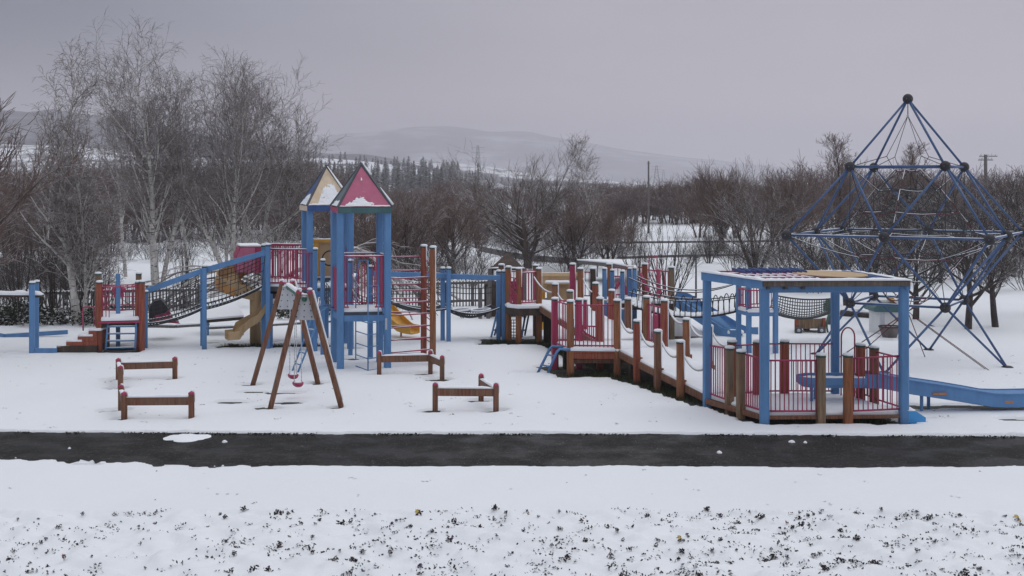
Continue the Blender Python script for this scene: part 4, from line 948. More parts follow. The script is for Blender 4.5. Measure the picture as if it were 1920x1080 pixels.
# chute with round basin
T=thing('water_chute','long low blue chute running right from a rounded basin on the pavilion deck','chute',7.6,25.3)
sn=B(); D=25.2
zc=.56; n=14; cy=25.0; xs=xx(1524,D); xe=xx(1612,D); wd=.72; ht=.15
outl=[(xe,cy-wd/2)]+[(xs+.0-wd/2*math.sin(R(a)),cy-wd/2*math.cos(R(a))) for a in range(0,181,20)]+[(xe,cy+wd/2)]
b=B(); m_=len(outl); vs=[];fs=[]
for (f,z) in ((.80,-.05),(1,0.02),(1,ht),(.93,ht),(.93,.04)):
    for (x,y) in outl: vs.append((xs+(x-xs)*(f if x<xs else 1)+(0 if f==1 or x<xs else 0),cy+(y-cy)*f,zc+z))
for q in range(4):
    for j in range(m_-1): fs.append((q*m_+j+1,q*m_+j,(q+1)*m_+j,(q+1)*m_+j+1))
b.add(vs,fs,'blue',False); b.build('basin',T)
sn.slab([(xs-.26,cy-.12),(xs-.12,cy-.27),(xe+.1,cy-.27),(xe+.1,cy+.27),(xs-.12,cy+.27),(xs-.26,cy+.12)],zc+.04,.07)
b=B()
for (px,yy_) in ((1514,24.85),(1525,25.05)): b.post(xx(px,D),yy_,.12,zc,.05,'blue')
b.build('leg',T)
path=[(xe-.02,cy,zc-.03),P3(1650,722,25.0),P3(1705,733,25.05),P3(1767,742,25.1),P3(1815,750,25.1),P3(1850,756,25.15),P3(1880,757,25.2),P3(1990,755,25.2)]
b=B(); chute(b,path,.50,.24,'blue'); b.build('chute_trough',T)
b=B(); chute(b,[(p[0],p[1]-.0,p[2]+.225) for p in path[1:]],.535,.02,'blue',.035); b.build('lip',T)
for (px,yy_) in ((1728,24.95),(1741,25.35)):
    b=B(); b.post(xx(px,yy_),yy_,-.05,zz(738,yy_),.055,'blue'); b.build('leg',T)
b=B(); 
for (px,py,w_) in ((1762,738.5,.28),(1892,754,.16)): q=P3(px,py,24.78); b.box(q,(w_,.012,.045),'rust')
b.build('rust_patch',T)
pb=Vector(path[1]); 
for i in range(1,7):
    p,q=Vector(path[i]),Vector(path[i+1]); sn.ridge(p+Vector((0,0,.01)),q+Vector((0,0,.01)),.30,.05)
sn.build('snow_cover',T)
T=thing('blue_block','low bright blue wedge-ended box on the snow against the right front pavilion post','play block',xx(1720,23.75),23.75)
b=B(); d=23.72; b.extr([P3(1702,794,d),P3(1702,771,d),P3(1717,771,d),P3(1736,783,d),P3(1736,794.5,d)],(0,.35,0),'blue_bright'); b.build('body',T)
b=B(); b.slab([(xx(1702,d),d),(xx(1717,d),d),(xx(1717,d),d+.35),(xx(1702,d),d+.35)],zz(771,d),.03); b.build('snow_cover',T)
# ------------------------------------------------------------------ deck 3 behind
T=thing('timber_deck','rear right timber deck with crimson railings and a tall crimson double pole','play platform',3.6,37)
sn=B(); z3=1.05
for (px,tp,d,k) in ((1073.5,495.5,37.1,'crimson'),(1142,495.5,37.4,'wood'),(1209,495.5,37.7,'wood_red'),(1259,501.6,36.2,'wood_old'),(1112,504,36.6,'wood_dark'),(1180,500,37.9,'wood_brown')):
    b=B(); b.post(xx(px,d),d,-.05,zz(tp,d),.155,k,rot=R(10),capkey='greencap',sn=sn,strip=.4); b.build('post',T)
d3=[(xx(1140,36.2),36.2),(xx(1262,36.1),36.1),(xx(1240,38),38.0),(xx(1112,38),38.0)]
b=B(); b.prism(d3,z3-.18,z3,'wood_dark'); b.build('deck',T); sn.slab(d3,z3,.09)
for (p,q,n,t0) in (((xx(1086,37.3),37.3),(xx(1116,37.2),37.2),4,510),((xx(1148,37.6),37.6),(xx(1204,37.8),37.8),8,502),((xx(1214,37.6),37.6),(xx(1256,36.9),36.9),6,506),((xx(1152,36.4),36.4),(xx(1170,36.4),36.4),3,518)):
    b=B(); bars(b,p,q,z3+.12,zz(t0,p[1]),n,.013,'crimson'); b.build('railing',T)
b=B()
for px in (1217,1232): b.tube([P3(px,482,37.3),(xx(px,37.3),37.3,z3)],.02,'crimson',6)
b.tube([P3(1217,483,37.3),P3(1232,481,37.3)],.016,'crimson',6); b.tube([P3(1236,505,36.6),(xx(1236,36.6),36.6,0)],.045,'crimson',7); b.build('pole',T)
b=B(); 
for (xa,ya,xb,yb) in ((1151,545,1163,528),(1168,525,1175,552),(1200,512,1215,545)): b.tube([P3(xa,ya,37.2),P3(xb,yb,37.2)],.05,'crimson',6)
b.build('brace',T)
b=B()
for px in (1217,1221,1225): b.tube([P3(px,566,34.0),(xx(px,34.0),34.0,0)],.012,'crimson',5)
b.box((xx(1229,34.3),34.3,.55),(.12,.3,.75),'crimson'); b.build('lower_railing',T)
sn.build('snow_cover',T)
# ------------------------------------------------------------------ chain bridge with hoops
T=thing('chain_bridge','snowy plank bridge with black hoop rails and slack chains between blue posts','rope bridge',xx(1280,35.2),35.2)
sn=B(); 
for (px,bs,tp) in ((1133.5,640,504),(1148,634,507),(1167,638,509),(1181,628,504),(1190,630,503)):
    x,y=g(px,bs); b=B(); b.post(x,y,-.05,zz(tp,y),.115,'blue',rot=R(12),capkey='greencap',sn=sn,strip=.3); b.build('post',T)
a0=Vector(P3(1180,572,35.4)); a1=Vector(P3(1384,583,34.2)); of=Vector((.28,.8,0))
def bz(u): return -.45*4*u*(1-u)+(.0)
def fp(u,k): p=a0.lerp(a1,u); return (p.x+of.x*k,p.y+of.y*k,p.z+bz(u)*.55)
b=B(); N_=26
for i in range(N_):
    u=(i+.5)/N_; p=Vector(fp(u,0)); q=Vector(fp(u,1)); dr=Vector(fp(min(1,u+.01),0))-Vector(fp(u,0)); b.beam(p,q,.10,.04,'wood_dark'); sn.ridge(p+Vector((0,0,.02)),q+Vector((0,0,.02)),.115,.07)
b.build('planks',T)
for k in (0,1):
    b=B()
    for i in range(10):
        u0=(i+.2)/10; u1=(i+.75)/10; p,q=Vector(fp(u0,k)),Vector(fp(u1,k)); pts=[]
        for s in range(11):
            t=s/10; a_=PI*t; pts.append((p.x+(q.x-p.x)*(.5-.5*math.cos(a_)),p.y+(q.y-p.y)*t,p.z+(q.z-p.z)*t+(.50)*min(1,math.sin(a_)*1.0)**.7))
        b.tube(pts,.014,'black',5)
    b.build('hoop_rail',T)
    b=B()
    for hh_,sg in ((.75,.55),(.36,.30)):
        L=sagl((a0.x+of.x*k,a0.y+of.y*k,a0.z+hh_),(a1.x+of.x*k,a1.y+of.y*k,a1.z+hh_),18,sg*.6); b.tube(L,.014,'black',5); sn.tube([(p[0],p[1],p[2]+.014) for p in L],.009,'snow',5)
    b.build('hand_chain',T)
b=B(); b.tube([fp(i/16,0) for i in range(17)],.03,'black',6); b.tube([fp(i/16,1) for i in range(17)],.03,'black',6); b.build('cable',T); sn.build('snow_cover',T)
# broad blue slide beyond
T=thing('slide','broad blue slide coming down to the right beneath the hoop-railed bridge','slide',xx(1340,37.4),37.4)
sn=B(); b=B(); path=[P3(1262,562,38.6),P3(1280,570,38.5),P3(1330,602,37.9),P3(1372,628,37.3),P3(1388,633,37.1),P3(1404,633,36.9)]
chute(b,path,.95,.26,'blue'); b.build('chute',T)
b=B(); b.extr([P3(1283,566,37.2),P3(1272,556,37.2),P3(1290,563,37.2),P3(1345,590,37.2),P3(1392,622,37),P3(1392,632,37),P3(1378,629,37)],(0,.04,0),'blue'); b.build('side_wall',T)
sn.slab([(xx(1362,37),36.75),(xx(1392,37),36.75),(xx(1392,37),37.5),(xx(1362,37),37.5)],.12,.10); 
b=B(); b.extr([P3(1225,640,36.7),P3(1225,632,36.7),P3(1320,632,36.9),P3(1395,637,36.7),P3(1395,641,36.7)],(0,.3,0),'wood_dark'); b.build('base_board',T)
b=B(); b.extr([P3(1230,633,37),P3(1230,600,37),P3(1280,596,37),P3(1322,628,37),P3(1330,633,37)],(0,1.2,0),'snow'); b.build('snow_bank',T); sn.build('snow_cover',T)
# right blue tower
T=thing('play_tower','roofless blue-posted tower with crimson railing between hoop bridge and rope hammock','play tower',xx(1420,34.3),34.3)
sn=B(); zt_=zz(580,34)
pp=[]
for (px,bs,tp) in ((1385,656,541),(1404,664,541),(1454,665,541),(1436,655,541)):
    x,y=g(px,bs); pp.append((x,y)); b=B(); b.post(x,y,-.05,zz(530,y),.125,'blue',rot=R(12),capkey='greencap',sn=sn); b.build('post',T)
dk=[(xx(1384,33.9),33.9),(xx(1404,33.2),33.2),(xx(1456,33.2),33.2),(xx(1437,34.3),34.3)]
b=B(); b.prism(dk,zt_-.10,zt_,'blue'); b.build('platform',T); sn.slab(dk,zt_,.085)
for p,q,n in ((dk[0],dk[3],10),(dk[1],dk[0],5),(dk[1],dk[2],8)):
    b=B(); bars(b,p,q,zt_+.13,zz(541,33.8),n,.012,'crimson'); b.build('railing',T)
sn.build('snow_cover',T)
# rope hammock bridge
T=thing('rope_hammock','black rope net bridge sagging like a hammock, seen through the pavilion','net bridge',xx(1500,34.5),34.5)
nA0=Vector(P3(1450,553,35.6)); nA1=Vector(P3(1558,560,36.8)); nB0=Vector(P3(1441,583,33.9)); nB1=Vector(P3(1560,585,35.0))
def nf(u,v):
    p=nA0.lerp(nA1,u).lerp(nB0.lerp(nB1,u),v); s=4*u*(1-u); return (p.x,p.y,p.z-.20*s*(.35+.65*v)-.18*math.sin(PI*v)*(.4+.6*s))
b=B(); net(b,nf,24,11,.0125,'rope',1); b.build('net',T)
b=B(); b.tube([nf(i/16,0) for i in range(17)],.022,'rope',6); b.tube([nf(i/16,1) for i in range(17)],.022,'rope',6); b.build('edge_rope',T)
sn=B(); sn.tube([(nf(i/16,0)[0],nf(i/16,0)[1],nf(i/16,0)[2]+.02) for i in range(17)],.010,'snow',5); sn.build('snow_cover',T)
T=thing('post','single blue square post at the far end of the rope hammock','post',xx(1562,36),36)
b=B(); b.post(xx(1563,36),36,-.05,1.5,.12,'blue'); b.build('shaft',T)
# ------------------------------------------------------------------ dome climber
CX,CY=9.88,31.95; e1=Vector((.86,-.5,0)); e2=Vector((.5,.86,0))
T=thing('dome_climber','tall blue tube climbing pyramid with black ball joints and a rope net inside','climbing frame',CX,CY)
def dn(a,b_,z): p=Vector((CX,CY,0))+e1*a+e2*b_; return Vector((p.x,p.y,z))
h1=1.14; h2=2.36; ZT,ZU,ZM,ZL=zz(185.5,31.95),4.86,3.19,1.50
ap=dn(0,0,ZT); UP={(i,j):dn(h1*i,h1*j,ZU) for i in (-1,1) for j in (-1,1)}; LO={(i,j):dn(h1*i,h1*j,ZL) for i in (-1,1) for j in (-1,1)}
MI={(i,j):dn(h2*i,h2*j,ZM) for i in (-1,0,1) for j in (-1,0,1) if (i,j)!=(0,0)}
FT={(-1,0):dn(-h2,0,0),(1,0):dn(h2,0,0),(0,1):dn(0,h2,0),(0,-1):dn(0,-h2,0)}
struts=[(ap,q) for q in UP.values()]
for S in (UP,LO):
    struts+=[(S[-1,-1],S[1,-1]),(S[1,-1],S[1,1]),(S[1,1],S[-1,1]),(S[-1,1],S[-1,-1])]
    for (i,j),p in S.items(): struts+=[(p,MI[i,j]),(p,MI[i,0]),(p,MI[0,j])]
ring=[(-1,-1),(0,-1),(1,-1),(1,0),(1,1),(0,1),(-1,1),(-1,0)]
struts+=[(MI[ring[i]],MI[ring[(i+1)%8]]) for i in range(8)]
for (i,j),f in FT.items():
    for (a,c) in ((-1,-1),(1,-1),(1,1),(-1,1)):
        if (i and a==i) or (j and c==j): struts.append((LO[a,c],f))
for p,q in struts:
    b=B(); b.tube([p,q],.029,'blue_strut',8); b.build('strut',T)
for p in [ap]+list(UP.values())+list(MI.values())+list(LO.values()):
    b=B(); b.sphere(p,.130,'black',14); 
    for a in range(6): t=a*PI/3; b.tube([p+Vector((math.cos(t),math.sin(t),0))*.10,p+Vector((math.cos(t),math.sin(t),0))*.125],.02,'darksteel',6)
    b.build('ball_joint',T)
for f in FT.values():
    b=B(); b.sphere((f.x,f.y,.02),.15,'black',10,.35); b.build('foot_plate',T)
b=B(); sp_=dn(0,0,ZT-.42); b.tube([ap,sp_],.012,'black',5); b.sphere(sp_,.035,'steel',8)
hub={}
for (i,j) in UP: 
    m_=dn(.42*i,.42*j,5.12); hub[i,j]=m_; b.tube([sp_,m_],.009,'black',4); b.tube([m_,UP[i,j]],.009,'black',4); b.tube([m_,dn(.28*i,.28*j,4.80)],.009,'black',4)
b.build('top_rope',T)
# concentric net rings, tied to the joints
rr=[(.28,4.80),(.75,4.30),(1.15,3.75),(1.50,3.25),(1.25,2.65),(.85,2.10),(.50,1.60)]
def rp(r,z,k,tw=0): 
    a=2*PI*k/8+tw; return dn(r*math.cos(a)*1.08,r*math.sin(a)*1.08,z-.04*(k%2))
sn=B()
for i,(r,z) in enumerate(rr):
    b=B()
    for k in range(8):
        p,q=rp(r,z,k),rp(r,z,k+1); L=sagl(p,q,3,.03); b.tube(L,.011,'rope' if i%2 else 'redrope',4,False)
        if (i*3+k)%3==0: sn.tube([(a[0],a[1],a[2]+.011) for a in L],.0065,'snow',4,False)
    if .6<r: 
        for k in range(0,8):
            p,q=rp(r,z,k),rp(r*.45,z+.02,k); b.tube([p,q],.010,'rope',4,False); b.tube([q,rp(r*.45,z+.02,k+1)],.010,'rope',4,False)
    b.build('ring_rope',T)
b=B()
for i in range(len(rr)-1):
    for k in range(8):
        p,q=rp(*rr[i],k),rp(*rr[i+1],k); b.tube([p,q],.010,'rope' if k%3 else 'redrope',4,False); b.tube([p,rp(*rr[i+1],k+1)],.009,'rope',4,False)
        if k%2==0: sn.tube([(p[0],p[1],p[2]+.008),((p[0]+q[0])/2,(p[1]+q[1])/2,(p[2]+q[2])/2+.01)],.008,'snow',4,False)
b.build('net_rope',T)
b=B(); ang={(1,0):0,(1,1):1,(0,1):2,(-1,1):3,(-1,0):4,(-1,-1):5,(0,-1):6,(1,-1):7}
for key_,m_ in MI.items():
    k=ang[key_]
    for (r,z) in (rr[2],rr[3],rr[4]): 
        b.tube(sagl(m_,rp(r,z,k),3,.05),.010,'rope',4,False)
        if z<3.5: L=sagl(m_,rp(r,z,k),3,.05); sn.tube([(a[0],a[1],a[2]+.01) for a in L],.007,'snow',4,False)
for (i,j) in UP:
    k=ang[i,j]; b.tube([UP[i,j],rp(*rr[1],k)],.010,'rope',4,False); b.tube([UP[i,j],rp(*rr[2],k)],.010,'rope',4,False); b.tube([UP[i,j],rp(*rr[3],k)],.010,'rope',4,False)
    b.tube([LO[i,j],rp(*rr[5],k)],.010,'rope',4,False); b.tube([LO[i,j],rp(*rr[4],k)],.010,'rope',4,False)
    for (r,z) in (rr[1],rr[2],rr[3]): L=[UP[i,j],rp(r,z,k)]; sn.tube([(a[0],a[1],a[2]+.01) for a in L],.006,'snow',4,False)
b.build('tie_rope',T)
b=B(); hubb=dn(0,0,1.25)
for k in range(8): b.tube([rp(.5,1.6,k),hubb],.010,'redrope',4,False)
b.tube([hubb,(xx(1859,30.2),30.2,.0)],.010,'redrope',5); b.tube([hubb+Vector((.1,0,-.1)),(xx(1852,30.4),30.4,.0)],.010,'redrope',5); b.tube([hubb,(*g(1735,671),0)],.012,'redrope',5); b.tube([hubb,dn(-1.6,-1.2,0)],.014,'redrope',5); b.tube([hubb,dn(-1.5,1.4,0)],.012,'redrope',5)
b.build('anchor_rope',T)
for p,q in struts:
    if abs(p.z-q.z)<.1 and p.z<4: sn.ridge(Vector(p)+Vector((0,0,.028)),Vector(q)+Vector((0,0,.024)),.026,.012)
sn.build('snow_cover',T)
# ------------------------------------------------------------------ wagon, log, hut, basket
T=thing('play_wagon','small wooden wagon with rusty brown posts and wheels, standing beyond the rope hammock','play wagon',xx(1523,37.9),37.9)
d=37.9
b=B(); b.box((xx(1522,d),d+.2,zz(606,d)),(.72,.6,.30),'wood_old'); b.build('box',T)
for px in (1492,1543):
    b=B(); b.box((xx(px,d),d-.1,zz(610,d)),(.10,.1,.46),'wood_red'); b.build('post',T)
for px,dd in ((1497,37.7),(1540,37.7),(1512,38.4)):
    b=B(); x=xx(px,dd); b.tube([(x,dd-.04,.11),(x,dd+.05,.11)],.11,'darksteel',14); b.tube([(x,dd-.05,.11),(x,dd+.06,.11)],.05,'steel',10); b.build('wheel',T)
b=B(); b.tube([(xx(1555,d)+.10*math.cos(R(a))*1.0,d-.1,zz(608,d)+.30*math.sin(R(a))) for a in range(0,361,20)],.03,'green',6,False); b.build('hoop',T)
b=B(); b.slab([(xx(1500,d),d-.1),(xx(1544,d),d-.1),(xx(1544,d),d+.5),(xx(1500,d),d+.5)],zz(597,d),.05); b.build('snow_cover',T)
T=thing('spring_rider','small green spring rider seen above the right end of the rope hammock','spring rider',xx(1553,40),40)
b=B(); b.sphere(P3(1553,566,40),.10,'green',10,1.3); b.box(P3(1555,575,40),(.35,.15,.25),'green'); b.build('body',T); b=B(); b.tube([P3(1555,578,40),(xx(1555,40),40,0)],.06,'darksteel',8); b.build('spring',T)
T=thing('log','dark fallen log lying in the snow between the wagon and the grey hut','log',xx(1608,42.3),42.3)
b=B(); b.tube([(xx(1577,42.5),42.5,.10),(xx(1610,42.2),42.2,.13),(xx(1643,41.8),41.8,.09)],[.14,.15,.13],'darkbark',10); b.build('trunk',T)
b=B(); b.ridge((xx(1580,42.5),42.5,.22),(xx(1640,41.8),41.8,.21),.14,.04); b.build('snow_cover',T)
T=thing('play_hut','small pale grey hut with green roof and yellow ball, seen through the pavilion','play hut',xx(1664,37.4),37.4)
d=37.3
b=B(); b.box((xx(1665,d),d+.4,.52),(.62,.7,1.05),'white',R(8)); b.build('wall',T)
b=B(); b.extr([P3(1641,585,d-.05),P3(1638,578,d-.05),P3(1650,568,d-.05),P3(1678,568,d-.05),P3(1690,580,d-.05),P3(1688,586,d-.05)],(-.05,.95,0),'teal'); b.build('roof',T)
b=B(); b.sphere(P3(1673,563,d),.08,'yellow',10); b.build('finial',T); b=B(); b.sphere(P3(1682,598,d-.1),.07,'yellow',10); b.build('knob',T)
b=B(); b.box((xx(1655,d),d+.02,.6),(.12,.04,.8),'steel'); b.build('door',T)
T=thing('basket','round grey woven basket in front of the pale grey hut','basket',xx(1668,36.6),36.6)
b=B(); x=xx(1668,36.6); b.tube([(x,36.6,.02),(x,36.6,.30),(x,36.6,.34)],[.19,.29,.30],'wicker',14); b.build('body',T); b=B(); b.tube([(x+.30*math.cos(R(a)),36.6+.30*math.sin(R(a)),.35) for a in range(0,361,24)],.02,'black',5,False); b.build('rim',T)
# ------------------------------------------------------------------ gazebo, low walls, fence, lamps, poles
T=thing('gazebo','small dark wooden hut with steep pointed roof, behind the net bridge','gazebo',xx(952,42),42)
d=42
b=B(); ap_=Vector(P3(952,473,d+.9)); ee=[Vector(P3(918,504,d)),Vector(P3(984,504,d)),Vector(P3(978,501,d+1.8)),Vector(P3(922,501,d+1.8))]
for i in range(4): b.extr([ee[i],ee[(i+1)%4],ap_],(0,0,-.05),'wood_dark')
b.build('roof',T)
for p in ee+[Vector(P3(900,540,d-.3)),Vector(P3(915,538,d-.3))]:
    b=B(); b.post(p.x*.995,p.y,-.05,min(p.z,1.7),.11,'timber_grey'); b.build('post',T)
b=B(); b.box((xx(945,d+.9),d+.9,.55),(1.3,1.4,1.1),'wood_dark'); b.build('wall',T)
sn=B(); sn.ridge(ee[0]+Vector((0,0,.02)),ee[1]+Vector((0,0,.02)),.12,.05); sn.build('snow_cover',T)
def lowwall(name,label,cat,pts,h,th,key='timber_grey'):
    b=B(); b0=Vector((*pts[0],0)); T=thing(name,label,cat,b0.x,b0.y); sn=B()
    for p,q in zip(pts,pts[1:]): b.beam((p[0],p[1],h/2),(q[0],q[1],h/2),th,h,key); sn.ridge((p[0],p[1],h),(q[0],q[1],h),th*1.1,.06)
    b.build('wall_body',T); sn.build('snow_cover',T)
def gp(px,d): return (xx(px,d),d)
lowwall('retaining_wall','dark low retaining wall across the snow behind the gazebo roof','low wall',[gp(905,82),gp(955,76),gp(1000,72),gp(1090,69)],.35,.4)
T=thing('shelter_roof','low flat snow-covered shelter roof behind the crimson and timber posts','shelter',xx(1130,56),56)
b=B(); A_=[P3(1083,488,58),P3(1148,494,55),P3(1195,503,52),P3(1190,488,60)]; b.extr([Vector(a) for a in A_],(0,0,-.16),'timber_grey'); b.build('roof',T)
b=B(); b.extr([Vector(a)+Vector((-.03,.05,.05)) for a in A_],(0,0,-.05),'snow'); b.build('snow_cover',T)
b=B()
for a in A_: b.post(a[0],a[1],-.05,a[2]-.1,.14,'timber_grey')
b.build('post',T)
lowwall('park_wall','long dark low wall across the snowfield, left of the slender lamp post','low wall',[gp(1160,74),gp(1250,75.5),gp(1300,76),gp(1380,77)],.16,.35)
lowwall('park_wall','farthest dark line of low wall across the snowfield below the woods','low wall',[gp(1100,92),gp(1250,93),gp(1390,94),gp(1500,95)],.16,.3)
lowwall('kerb_edge','low dark kerb in the snow left of the blue-posted net climb foot','kerb',[gp(262,39.2),gp(330,39.0),gp(392,39.5)],.12,.14)
lowwall('kerb_edge','low dark kerb in the snow running right behind the tan slide','kerb',[gp(383,38.6),gp(500,39.4),gp(620,40.5)],.10,.12)
def pfence(label,x0,x1,d0,d1,h,n):
    T=thing('picket_fence',label,'fence',xx((x0+x1)/2,(d0+d1)/2),(d0+d1)/2); p=Vector((xx(x0,d0),d0,0)); q=Vector((xx(x1,d1),d1,0)); sn=B()
    for z in (h*.25,h*.92):
        b=B(); b.beam(p+Vector((0,0,z)),q+Vector((0,0,z)),.06,.08,'timber_grey'); b.build('rail',T)
    sn.ridge(p+Vector((0,0,h*.96)),q+Vector((0,0,h*.96)),.08,.05)
    b=B()
    for i in range(n): c=p.lerp(q,(i+.5)/n); b.box((c.x,c.y-.05,h*.5),(.045,.03,h),'timber_grey')
    b.build('pickets',T)
    for i in range(0,5): 
        c=p.lerp(q,i/4); b=B(); b.post(c.x,c.y+.05,-.05,h+.12,.10,'timber_grey'); b.build('fence_post',T)
    sn.build('snow_cover',T)
pfence('dark picket fence behind the bushes on the left, beyond the step platform',-30,372,42.5,44.5,.80,62)
pfence('dark picket fence beyond the net bridge in the middle',735,935,45,46,.95,34)
T=thing('lamp_post','slender dark garden lamp post standing in the snow left of the pavilion','lamp post',xx(1305,47),47)
b=B(); b.tube([(xx(1305,47),47,0),(xx(1305,47),47,zz(482,47))],[.04,.03],'darksteel',8); b.build('pole',T)
b=B(); b.tube([(xx(1305,47),47,zz(484,47)),(xx(1305,47),47,zz(477,47))],[.10,.14],'darksteel',8); b.build('lamp_head',T)
b=B(); b.tube([(xx(1305,47),47,0),(xx(1305,47),47,.12)],.12,'darksteel',8); b.build('base',T)
T=thing('utility_pole','tall thin utility pole rising above the far woods in the middle distance','utility pole',xx(1216,110),110)
b=B(); b.tube([(xx(1216,110),110,0),(xx(1216,110),110,zz(302,110))],[.10,.07],'timber_grey',8); b.build('pole',T); b=B(); b.beam((xx(1213,110),110,zz(306,110)),(xx(1219,110),110,zz(306,110)),.05,.05,'darksteel'); b.build('crossarm',T)
T=thing('utility_pole','utility pole with crossarms and insulators above the trees at the right','utility pole',xx(1848,100),100)
b=B(); b.tube([(xx(1848,100),100,0),(xx(1848,100),100,zz(290,100))],[.17,.13],'timber_grey',8); b.build('pole',T)
for yy_,xa,xb in ((293,1836,1870),(300,1834,1862)):
    b=B(); b.beam((xx(xa,100),100,zz(yy_,100)),(xx(xb,100),100,zz(yy_,100)),.06,.06,'darksteel'); b.build('crossarm',T)
    for k in range(5): b=B(); x=xx(xa+(xb-xa)*(k+.5)/5,100); b.tube([(x,100,zz(yy_,100)),(x,100,zz(yy_,100)+.2)],.05,'white',6); b.build('insulator',T)
def pylon(px,d,yt,w,label):
    T=thing('pylon',label,'pylon',xx(px,d),d); zt_=zz(yt,d); b=B(); x=xx(px,d)
    for s in (-1,1):
        for e in (-1,1): b.tube([(x+s*w,d+e*w,0),(x+s*w*.18,d+e*w*.18,zt_)],.14,'darksteel',4)
    for i in range(7):
        f=1-.82*i/7; f2=1-.82*(i+1)/7; z0,z1_=zt_*i/7,zt_*(i+1)/7; b.tube([(x-w*f,d-w*f,z0),(x+w*f2,d-w*f2,z1_)],.07,'darksteel',4); b.tube([(x+w*f,d-w*f,z0),(x-w*f2,d-w*f2,z1_)],.07,'darksteel',4)
    b.build('lattice',T)
    for k in (.7,.82,.94):
        b=B(); b.beam((x-w*1.5,d,zt_*k),(x+w*1.5,d,zt_*k),.15,.15,'darksteel'); b.build('crossarm',T)
pylon(896,900,272,3.0,'faint lattice pylon in the haze below the middle of the mountain')
pylon(1231,1000,310,2.6,'faint lattice pylon in the haze just right of the thin utility pole')
pylon(1244,1500,318,2.5,'smallest and farthest lattice pylon in the haze, right of the utility pole')
hs=[(1170,420,9,'white farmhouse with low roof far off beyond the woods, the larger of the pair'),(1193,430,5,'small white shed beside the far farmhouse'),(1205,500,7,'tiny pale far house close beside the tall thin utility pole'),(935,480,6,'tiny pale far house left of the broad bare maple crown')]
for px,d,w_,lab in hs:
    x=xx(px,d); T=thing('farmhouse',lab,'house',x,d); b=B(); b.box((x,d,1.1),(w_,5,2.2),'white'); b.build('wall',T)
    b=B(); b.extr([(x-w_*.56,d-2.8,2.2),(x+w_*.56,d-2.8,2.2),(x,d-2.8,3.9)],(0,5.6,0),'snow'); b.build('roof',T)
    b=B(); b.box((x,d-2.55,1.2),(w_*.5,.1,.7),'darksteel'); b.build('window',T)
# ------------------------------------------------------------------ hills
def ridge_terrain(name,crest,d0,d1,mat,rough,px0,px1,nxx=160,nyy=14,seed=0):
    """rolling terrain whose skyline passes through crest=[(px,py)] at depth (d0+d1)/2"""
    dm=(d0+d1)/2; cx=[c[0] for c in crest]; cy=[c[1] for c in crest]; vs=[]
    for j in range(nyy+1):
        t=j/nyy; d=d0+(d1-d0)*t; prof=math.sin(PI*min(1,t))**.8
        for i in range(nxx+1):
            px=px0+(px1-px0)*i/nxx; x=(px-960)*dm/F; y_=np.interp(px,cx,cy); hz=H-(y_-YH)*dm/F
            n_=noise.noise((x/rough,d/rough,seed))*.12+noise.noise((x/rough*3.3,d/rough*3.3,seed+5))*.05
            vs.append((x,d,max(-2,(hz*prof)*(1+n_*(prof if t<.45 else .6)))-(2 if t in (0,1) else 0)))
    Qs=[(j*(nxx+1)+i,j*(nxx+1)+i+1,(j+1)*(nxx+1)+i+1,(j+1)*(nxx+1)+i) for j in range(nyy) for i in range(nxx)]
    o=addob(name,mesh_np(name,vs,Qs,mat,True)); return tag(o,None,None,kind='structure')
ridge_terrain('hills',[(-900,300),(300,300),(520,290),(590,268),(640,254),(700,246),(770,239),(840,238),(880,245),(930,251),(990,250),(1030,257),(1080,264),(1150,277),(1240,291),(1350,304),(1500,318),(1750,326),(2600,330)],3300,5300,'hill_far',500,-900,2700,220,18,1)
ridge_terrain('hills',[(-900,200),(-200,206),(0,211),(40,208),(75,214),(130,212),(220,224),(330,244),(430,262),(520,276),(600,284),(680,288),(760,302),(900,322),(1000,335),(1100,342)],1150,2050,'hill_near',160,-900,1150,150,16,3)
ridge_terrain('snow_fields',[(-600,268),(0,270),(120,273),(220,282),(300,292),(450,300),(600,298),(700,306),(820,322),(900,338)],640,1000,'hill_field',150,-700,920,120,10,5)
ridge_terrain('snow_fields',[(560,330),(620,302),(720,300),(850,306),(960,318),(1050,332),(1120,339)],1300,1800,'hill_field',200,540,1140,80,10,8)
# ------------------------------------------------------------------ trees
def tubes_np(chains,sides):
    """chains: list of (pts list, radii list) -> vertices, quads"""
    groups={}
    for p,r in chains: groups.setdefault(len(p),[]).append((p,r))
    VV=[];QQ=[];off=0
    for n,lst in groups.items():
        P=np.array([c[0] for c in lst],dtype=np.float64); r=np.array([c[1] for c in lst])
        m=len(lst); Tn=np.empty_like(P); Tn[:,1:-1]=P[:,2:]-P[:,:-2]; Tn[:,0]=P[:,1]-P[:,0]; Tn[:,-1]=P[:,-1]-P[:,-2]
        Tn/=np.linalg.norm(Tn,axis=2,keepdims=True)+1e-9
        ref=np.array([.83,.41,.19]); ref/=np.linalg.norm(ref)
        a=np.cross(Tn,ref); a/=np.linalg.norm(a,axis=2,keepdims=True)+1e-9; b=np.cross(Tn,a)
        ang=np.arange(sides)*2*PI/sides
        ringv=P[:,:,None,:]+r[:,:,None,None]*(a[:,:,None,:]*np.cos(ang)[None,None,:,None]+b[:,:,None,:]*np.sin(ang)[None,None,:,None])
        VV.append(ringv.reshape(-1,3))
        base=(np.arange(m)[:,None,None]*n+np.arange(n-1)[None,:,None])*sides; j=np.arange(sides)[None,None,:]; j2=(j+1)%sides
        q=np.stack([base+j,base+j2,base+sides+j2,base+sides+j],-1).reshape(-1,4)+off
        QQ.append(q); off+=m*n*sides
    return np.concatenate(VV),np.concatenate(QQ)
